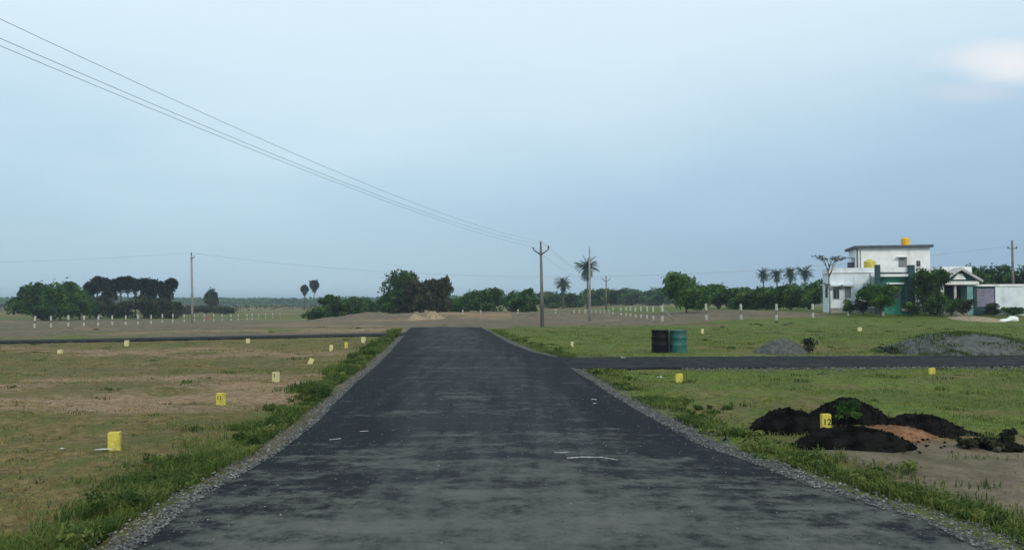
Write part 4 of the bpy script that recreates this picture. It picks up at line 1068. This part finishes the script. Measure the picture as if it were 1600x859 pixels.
# ------------------------------------------------------------------ drums
def drum(px, py, wpx, toppy, label, mat, rib=True):
    b = hit(px, py); b[2] = float(T(b[0], b[1])); s = b[1] / F; r = wpx * s / 2; H = size_at(b, toppy)
    t = thing('steel_drum', tuple(b), label, 'drum', 'drums beside the side road', R(rngp.uniform(0, 360)))
    pr = [(r * .96, -.03), (r, 0), (r, .02)]
    for k in (1, 2):
        z = H * k / 3
        pr += [(r * .985, z - .035), (r * 1.02, z - .012), (r * 1.02, z + .012), (r * .985, z + .035)]
    pr += [(r * .985, H - .03), (r * 1.01, H - .02), (r * 1.01, H), (r * .97, H), (r * .965, H - .02)]
    MB().lathe(pr, 40).build('drum_shell', M[mat], t)
    lid = MB(); lid.lathe([(r * .955, H - .034), (r * .955, H - .012)], 40)
    lid.build('lid', M['drumlid'], t)
    MB().lathe([(.035, H - .012), (.035, H + .004)], 12, (r * .6, 0, 0)).build('bung', M['steel'], t)
drum(1031.5, 551, 26.5, 515, 'black tar-covered drum, left one of the two beside the side road', 'drumblack')
drum(1060, 551, 26, 515.5, 'teal drum, right one of the two beside the side road', 'drumteal')
# thin pale board between the drums
b = hit(1045.5, 550); s = b[1] / F
tag(MB().box(-.025, .025, -.2, .2, 0, 30 * s, bev=.005).build('pale_board', M['concrete'], None, (b[0], b[1], float(T(b[0], b[1])))), 'narrow pale board standing between the black and teal drums', 'board')

# ------------------------------------------------------------------ litter and lime on the road
def road_z(x, y):
    a, b = float(xL(y)), float(xR(y)); t = (x - (a + b) / 2) / ((b - a) / 2); return float(T0(x, y)) + ROADZ + .035 * (1 - t * t)
def smear(pts, w, label, mat='lime', name='lime_streak', lift=.004):
    bm = bmesh.new(); rg = random.Random(len(label)); L_ = []
    for i, (px, py) in enumerate(pts):
        h = hit(px, py)
        L_.append(h)
    V = []
    n = 18
    for k in range(n + 1):
        u = k / n * (len(L_) - 1); i = min(int(u), len(L_) - 2); p = L_[i] + (L_[i + 1] - L_[i]) * (u - i)
        hw = w / 2 * (.35 + rg.random()) * math.sin(math.pi * (k + .6) / (n + 1.2)) ** .4
        V.append([bm.verts.new((p[0], p[1] - hw, road_z(p[0], p[1] - hw) + lift)), bm.verts.new((p[0], p[1] + hw, road_z(p[0], p[1] + hw) + lift + .006)) ])
    for k in range(n): bm.faces.new((V[k][0], V[k + 1][0], V[k + 1][1], V[k][1]))
    bmesh.ops.solidify(bm, geom=bm.faces[:], thickness=.003)
    me = bpy.data.meshes.new(name); bm.to_mesh(me); bm.free(); me.materials.append(M[mat])
    tag(link(name, me), label, 'lime mark', 'white lime marks on the road')
smear([(886, 727), (910, 725.5), (940, 725.5), (965, 730)], .055, 'long white lime streak on the right half of the road')
smear([(866, 718.5), (888, 717.5)], .03, 'short white lime dash just above the long streak')
smear([(514, 695), (533, 693.5)], .035, 'white lime dash near the left edge of the road')
smear([(562, 682), (576, 681.5)], .03, 'faint lime dash right of the one near the left edge')
def paper(px, py, s, label, road=True):
    h = hit(px, py); z = road_z(h[0], h[1]) if road else float(T(h[0], h[1])) + .02
    bm = bmesh.new(); rg = random.Random(int(px)); n = 4
    g = [[bm.verts.new((s * (i / n - .5) + rg.uniform(-1, 1) * s * .06, s * .8 * (j / n - .5), rg.random() * s * .22 + .006)) for j in range(n + 1)] for i in range(n + 1)]
    for i in range(n):
        for j in range(n): bm.faces.new((g[i][j], g[i + 1][j], g[i + 1][j + 1], g[i][j + 1]))
    bmesh.ops.solidify(bm, geom=bm.faces[:], thickness=.002)
    me = bpy.data.meshes.new('paper_scrap'); bm.to_mesh(me); bm.free(); me.materials.append(M['sack'])
    o = link('paper_scrap', me, None, (h[0], h[1], z)); o.rotation_euler = (0, 0, rg.random() * 3); tag(o, label, 'litter', 'scraps of litter')
paper(928, 630.5, .09, 'white scrap of paper on the right side of the road, upper of two')
paper(929.5, 636.5, .06, 'white scrap of paper on the right side of the road, lower of two')
paper(1001, 639.5, .12, 'white scrap on the gravel right of the road', False)
paper(974, 561, .22, 'pale scrap on the grass corner beyond the side road', False)
paper(1031, 590.5, .14, 'pale scrap in the grass left of the yellow stone by the side road', False)
paper(97, 706.5, .06, 'tiny white scrap in the left field near the picture edge', False)
h = hit(161, 709.5)
tag(MB().tube([(-.10, -.02, .03), (0, 0, .035), (.11, .03, .03)], [.010, .012, .009], 6).build('white_stick', M['lime'], None, (h[0], h[1], float(T(h[0], h[1])) + .01)), 'short whitish stick lying beside the nearest marker stone', 'stick')
# sack at the right
h = at(1577, 503)
def blob_sack(h):
    bm = bmesh.new(); bmesh.ops.create_icosphere(bm, subdivisions=3, radius=1)
    for v in bm.verts:
        f = 1 + .3 * (float(vnoise(v.co.x * 2 + 9, v.co.y * 2 + v.co.z * 2 + 9)) - .5); v.co = Vector((v.co.x * .85 * f, v.co.y * .3 * f, (v.co.z * f * .22 + .17) * (1.25 if v.co.x > 0 else .7)))
    me = bpy.data.meshes.new('white_sack'); bm.to_mesh(me); bm.free(); me.materials.append(M['sack'])
    for p in me.polygons: p.use_smooth = True
    tag(link('white_sack', me, None, tuple(h)), 'crumpled white sack on the grass at the right edge', 'sack')
blob_sack(h)

# ------------------------------------------------------------------ houses
HR = R(-14); cH, sH_ = math.cos(HR), -math.sin(HR)
C0 = np.array([(1297 - 800) / F * 76.5, 76.5]); CZ = float(T0(C0[0], C0[1]))
def hu(px, v):
    k = (px - 800) / F; return (k * (C0[1] + v * cH) - C0[0] - v * sH_) / (cH + k * sH_)
def hz(py, px, v):
    u = hu(px, v); Y = C0[1] - u * sH_ + v * cH; return P(px, py, Y)[2] - CZ
def house(name, label): return thing(name, (C0[0], C0[1], CZ), label, 'house', None, HR)
def wbox(mb, px0, px1, v0, v1, py0, py1, bev=0, zb=None, mi=0):   # box whose front face fills px0..px1, py0 (top)..py1 (bottom)
    pm_ = (px0 + px1) / 2
    mb.box(hu(px0, v0), hu(px1, v0), v0, v1, hz(py1, pm_, v0) if zb is None else zb, hz(py0, pm_, v0), bev, mi=mi); return mb
def window(par, px0, px1, py0, py1, v, fm='greywood', gm='glass', shade=None):
    w = wbox(MB(), px0 - .9, px1 + .9, v - .05, v + .02, py0 - .9, py1 + .9).build('window', M[fm], par)
    g = wbox(MB(), px0, px1, v - .065, v - .052, py0, py1).build('pane', M[gm], w)
    m = MB(); pmid = (px0 + px1) / 2; z0, z1 = hz(py1, pmid, v), hz(py0, pmid, v)
    u0, u1 = hu(px0, v), hu(px1, v)
    m.box((u0 + u1) / 2 - .02, (u0 + u1) / 2 + .02, v - .085, v - .067, z0, z1)
    m.build('mullion', M[fm], w)
    return w
# white two-storey house
wh = house('white_house', 'white two-storey house with flat dark-edged roof and terrace')
wbox(MB(), 1297, 1370, 0, 5.2, 424.5, 490, zb=-.4).build('ground_floor_wall', M['whiteblue'], wh)
m = MB(); z0 = hz(424.5, 1333, 0)
u0, u1 = hu(1297, 0), hu(1370, 0); zt = hz(418.5, 1333, 0)
m.box(u0 - .06, u1, -.06, .10, z0, zt); m.box(u0 - .06, u0 + .10, .102, 5.2, z0, zt)
m.build('parapet', M['whiteblue'], wh)
m = MB(); m.box(u0 - .10, u1 + .0, -.10, -.062, z0 - .1, z0 + .02); m.box(u0 - .10, u0 - .062, -.06, 5.2, z0 - .1, z0 + .02); m.build('cornice', M['white'], wh)
U0 = hu(1341, 2.4); U1 = hu(1454, 2.4); ztop = hz(388, 1341, 2.4)
MB().box(U0, U1, 2.4, 7.6, z0 - .0 if False else -.3, ztop).build('upper_floor_wall', M['white'], wh)
MB().box(U0 - .35, U1 + .25, 2.0, 8.0, ztop + .002, ztop + .24, bev=.02).build('roof_slab', M['slab'], wh)
MB().box(U0 - .10, U0 + .02, 2.35, 2.5, 3.5, ztop - .003).build('corner_pipe', M['slab'], wh)
window(wh, 1302.5, 1310.5, 449, 466, 0); window(wh, 1321, 1328.5, 449, 464, 0, gm='greywood')
wbox(MB(), 1299, 1335, -.55, -.003, 444.5, 447).build('sunshade', M['whiteblue'], wh)
# windows on the left side wall
def side_window(par, v0, v1, z0_, z1_, u, sh=True):
    w = MB().box(u - .05, u + .01, v0 - .06, v1 + .06, z0_ - .06, z1_ + .06).build('window', M['greywood'], par)
    MB().box(u - .062, u - .052, v0, v1, z0_, z1_).build('pane', M['glass'], w)
    if sh: MB().box(u - .5, u - .003, v0 - .25, v1 + .25, z1_ + .2, z1_ + .29).build('sunshade', M['whiteblue'], par)
side_window(wh, 1.6, 2.9, hz(464, 1290, 2), hz(449, 1290, 2), 0)
side_window(wh, 4.2, 5.6, ztop - 2.0, ztop - 1.0, U0)
window(wh, 1406, 1417, 402.5, 416, 2.4, gm='greywood'); window(wh, 1433.5, 1438, 408, 415.5, 2.4)
wbox(MB(), 1403.5, 1419.5, 1.95, 2.397, 400.3, 401.6).build('sunshade', M['white'], wh)
m = MB(); uA = U0 - 2.2
MB().box(U0 - .6, U0 - .1, 4.3, 4.8, z0, z0 + 1.1).build('roof_outlet', M['slab'], wh)
# tanks
def tank(px0, px1, py0, py1, v, label, mat):
    u = (hu(px0, v) + hu(px1, v)) / 2; r = (hu(px1, v) - hu(px0, v)) / 2; za = hz(py1, px0, v); zb = hz(py0, px0, v); H = zb - za
    X = C0[0] + u * cH + v * sH_; Y = C0[1] - u * sH_ + v * cH
    t = thing('water_tank', (X, Y, CZ + za), label, 'water tank')
    pr = [(r * .96, 0), (r, .04)]
    for k in range(1, 5): z = H * .8 * k / 5; pr += [(r, z - .05), (r * .955, z), (r, z + .05)]
    pr += [(r, H * .80), (r * .85, H * .88), (r * .45, H * .93)]
    MB().lathe(pr, 28).build('tank_body', M[mat], t)
    MB().lathe([(r * .42, H * .925), (r * .42, H * .97), (r * .36, H)], 20).build('lid', M[mat], t)
    return t, za
tank(1409, 1422.5, 370.5, 384, 3.6, 'orange-yellow water tank on the top roof of the white house', 'tankorange')
tt, za = tank(1350, 1369, 399.5, 419, .9, 'olive-yellow water tank on the lower terrace of the white house', 'tankolive')
tt.location.z = CZ + z0 + .003
for o in bpy.data.objects:
    if o.get('label', '').startswith('orange-yellow water tank'): o.location.z = CZ + ztop + .243
MB().tube([(hu(1345, 2.4), 2.36, 3.5), (hu(1345, 2.4), 2.36, ztop - .05)], .04, 8).build('drain_pipe', M['greywood'], wh)
MB().tube([(hu(1360, 0), -.045, -.2), (hu(1360, 0), -.045, z0 - .15)], .045, 8).build('drain_pipe', M['greywood'], wh)
m = MB(); wbox(m, 1297, 1369, -.05, -.003, 481, 490, zb=-.4); m.build('plinth', M['concrete'], wh)
# green-fronted house
gh = house('green_house', 'single-storey house with teal-green front and dark corner columns')
V0 = -2.6
wbox(MB(), 1374, 1428, V0 + .3, -.1, 432, 492, zb=-.5).build('front_wall', M['green'], gh)
wbox(MB(), 1372, 1430, V0 - .35, -.1, 428.2, 432.0).build('roof_slab', M['white'], gh)
wbox(MB(), 1375, 1426, V0 - .2, V0, 425.2, 428.0).build('dark_band', M['slab'], gh)
wbox(MB(), 1376, 1425, V0 - .12, V0 + .1, 418, 425).build('parapet', M['white'], gh)
for a, c, t_ in ((1369, 1376, 413.5), (1420, 1430, 414)):
    wbox(MB(), a, c, V0 - .4, V0 + .29, t_, 492, zb=-.5).build('column', M['teal'], gh)
wbox(MB(), 1386, 1413, V0 - .3, V0 + .297, 441.5, 443.8).build('sunshade', M['white'], gh)
window(gh, 1389, 1404, 447, 466, V0 + .3)
d_ = wbox(MB(), 1407, 1414, V0 + .24, V0 + .297, 449, 487).build('door', M['teal'], gh)
wbox(MB(), 1409, 1421, V0 - 1.2, V0 - .5, 482, 486).build('step', M['concrete'], gh)
# gabled house
gb = house('gabled_house', 'small house with white gabled porch and shaded verandah')
V1 = -2.0
wbox(MB(), 1470, 1519, V1 + 2.2, V1 + 6.5, 416.5, 490, zb=-.5).build('rear_wall', M['white'], gb)
ua, ub, uc = hu(1470, V1), hu(1501, V1), hu(1534, V1); ze = hz(440.5, 1501, V1); za_ = hz(421, 1501, V1)
m = MB(); k = .26
for s_, e_ in ((ua, 1), (uc, -1)):
    m.prism([(s_, ze - .05), (ub, za_ - .05), (ub, za_ + k - .05), (s_, ze + k - .1)][::e_], V1 - .45, V1 + 2.19)
m.build('roof', M['rooftile'], gb)
m = MB(); ui, uo = hu(1481, V1), hu(1521, V1)
m.prism([(ua + .45, ze + .07), (uc - .45, ze + .07), (ub, za_ - .1)], V1 - .02, V1 + .1); gt = m.build('gable_wall', M['teal'], gb)
zz0, zz1 = hz(436.5, 1500, V1), hz(427.5, 1500, V1)
m = MB(); m.prism([(hu(1489, V1), zz0), (hu(1510, V1), zz0), (hu(1503.5, V1), zz1), (hu(1497, V1), zz1)], V1 - .06, V1 - .022); m.build('gable_panel', M['white'], gt)
MB().box(ua + .1, uc - .3, V1 - .3, V1 + .15, ze - .24, ze + .06).build('tie_beam', M['white'], gb)
MB().box(hu(1478, V1), hu(1512, V1), V1 + 2.0, V1 + 2.197, -.4, ze - .3).build('verandah_wall', M['inside'], gb)
MB().box(hu(1476, V1), uc - .3, V1 + .16, V1 + 1.99, ze - .24, ze - .12).build('verandah_ceiling', M['inside'], gb)
wbox(MB(), 1511, 1520, V1 - .05, V1 + 1.9, 446, 490, zb=-.5).build('side_wall', M['tealwall'], gb)
for px in (1472, 1476.5): pass
wbox(MB(), 1470.5, 1475, V1, V1 + .3, 445, 490, zb=-.5).build('column', M['white'], gb)
wbox(MB(), 1491, 1494.5, V1, V1 + .25, 445, 490, zb=-.5).build('column', M['cloth'], gb)
wbox(MB(), 1497, 1505, V1 + 1.9, V1 + 1.99, 452, 484).build('door', M['teal'], gb)
m = MB(); wbox(m, 1474, 1512, V1 - .5, V1 + 1.98, 482, 492, zb=-.6); m.build('plinth', M['concrete'], gb)
# compound wall with gate
cw = house('compound_wall', 'white compound wall with coping, right of the gabled porch'); cw['category'] = 'wall'
V2 = -1.4
wbox(MB(), 1555, 1650, V2, V2 + .2, 447, 492, zb=-.6).build('wall_panel', M['whiteblue'], cw)
wbox(MB(), 1520.5, 1650, V2 - .08, V2 + .28, 443.8, 447).build('coping', M['white'], cw)
g1 = wbox(MB(), 1521, 1554.8, V2 + .02, V2 + .16, 447.05, 492, zb=-.6).build('gate_frame', M['teal'], cw)
wbox(MB(), 1526, 1553, V2 - .03, V2 + .018, 451, 479).build('gate', M['lav'], cw)
m = MB()
for i in range(8):
    pxa = 1527 + i * 3.3; wbox(m, pxa, pxa + .5, V2 - .05, V2 - .032, 452, 478)
m.build('gate_rail', M['lav'], cw)
# parapet wall visible left beyond the thicket
# junk posts by the gate
for i, (px, yb, yt) in enumerate(((1524, 489, 474), (1542, 490, 475))): pass

# ------------------------------------------------------------------ haze
bb = MB(); bb.box(-2700, 2700, -320, 3450, -3.2, 24)
hm = bpy.data.materials.new('haze_air'); hm.use_nodes = True; nt = hm.node_tree; nt.nodes.clear()
vo = nt.nodes.new('ShaderNodeVolumePrincipled'); vo.inputs['Density'].default_value = HAZE_D; vo.inputs['Color'].default_value = (.72, .86, 1, 1)
vo.inputs['Anisotropy'].default_value = .2
ou = nt.nodes.new('ShaderNodeOutputMaterial'); nt.links.new(vo.outputs[0], ou.inputs['Volume'])
kind(bb.build('haze', hm), 'stuff', 'pale blue haze over the distant fields')
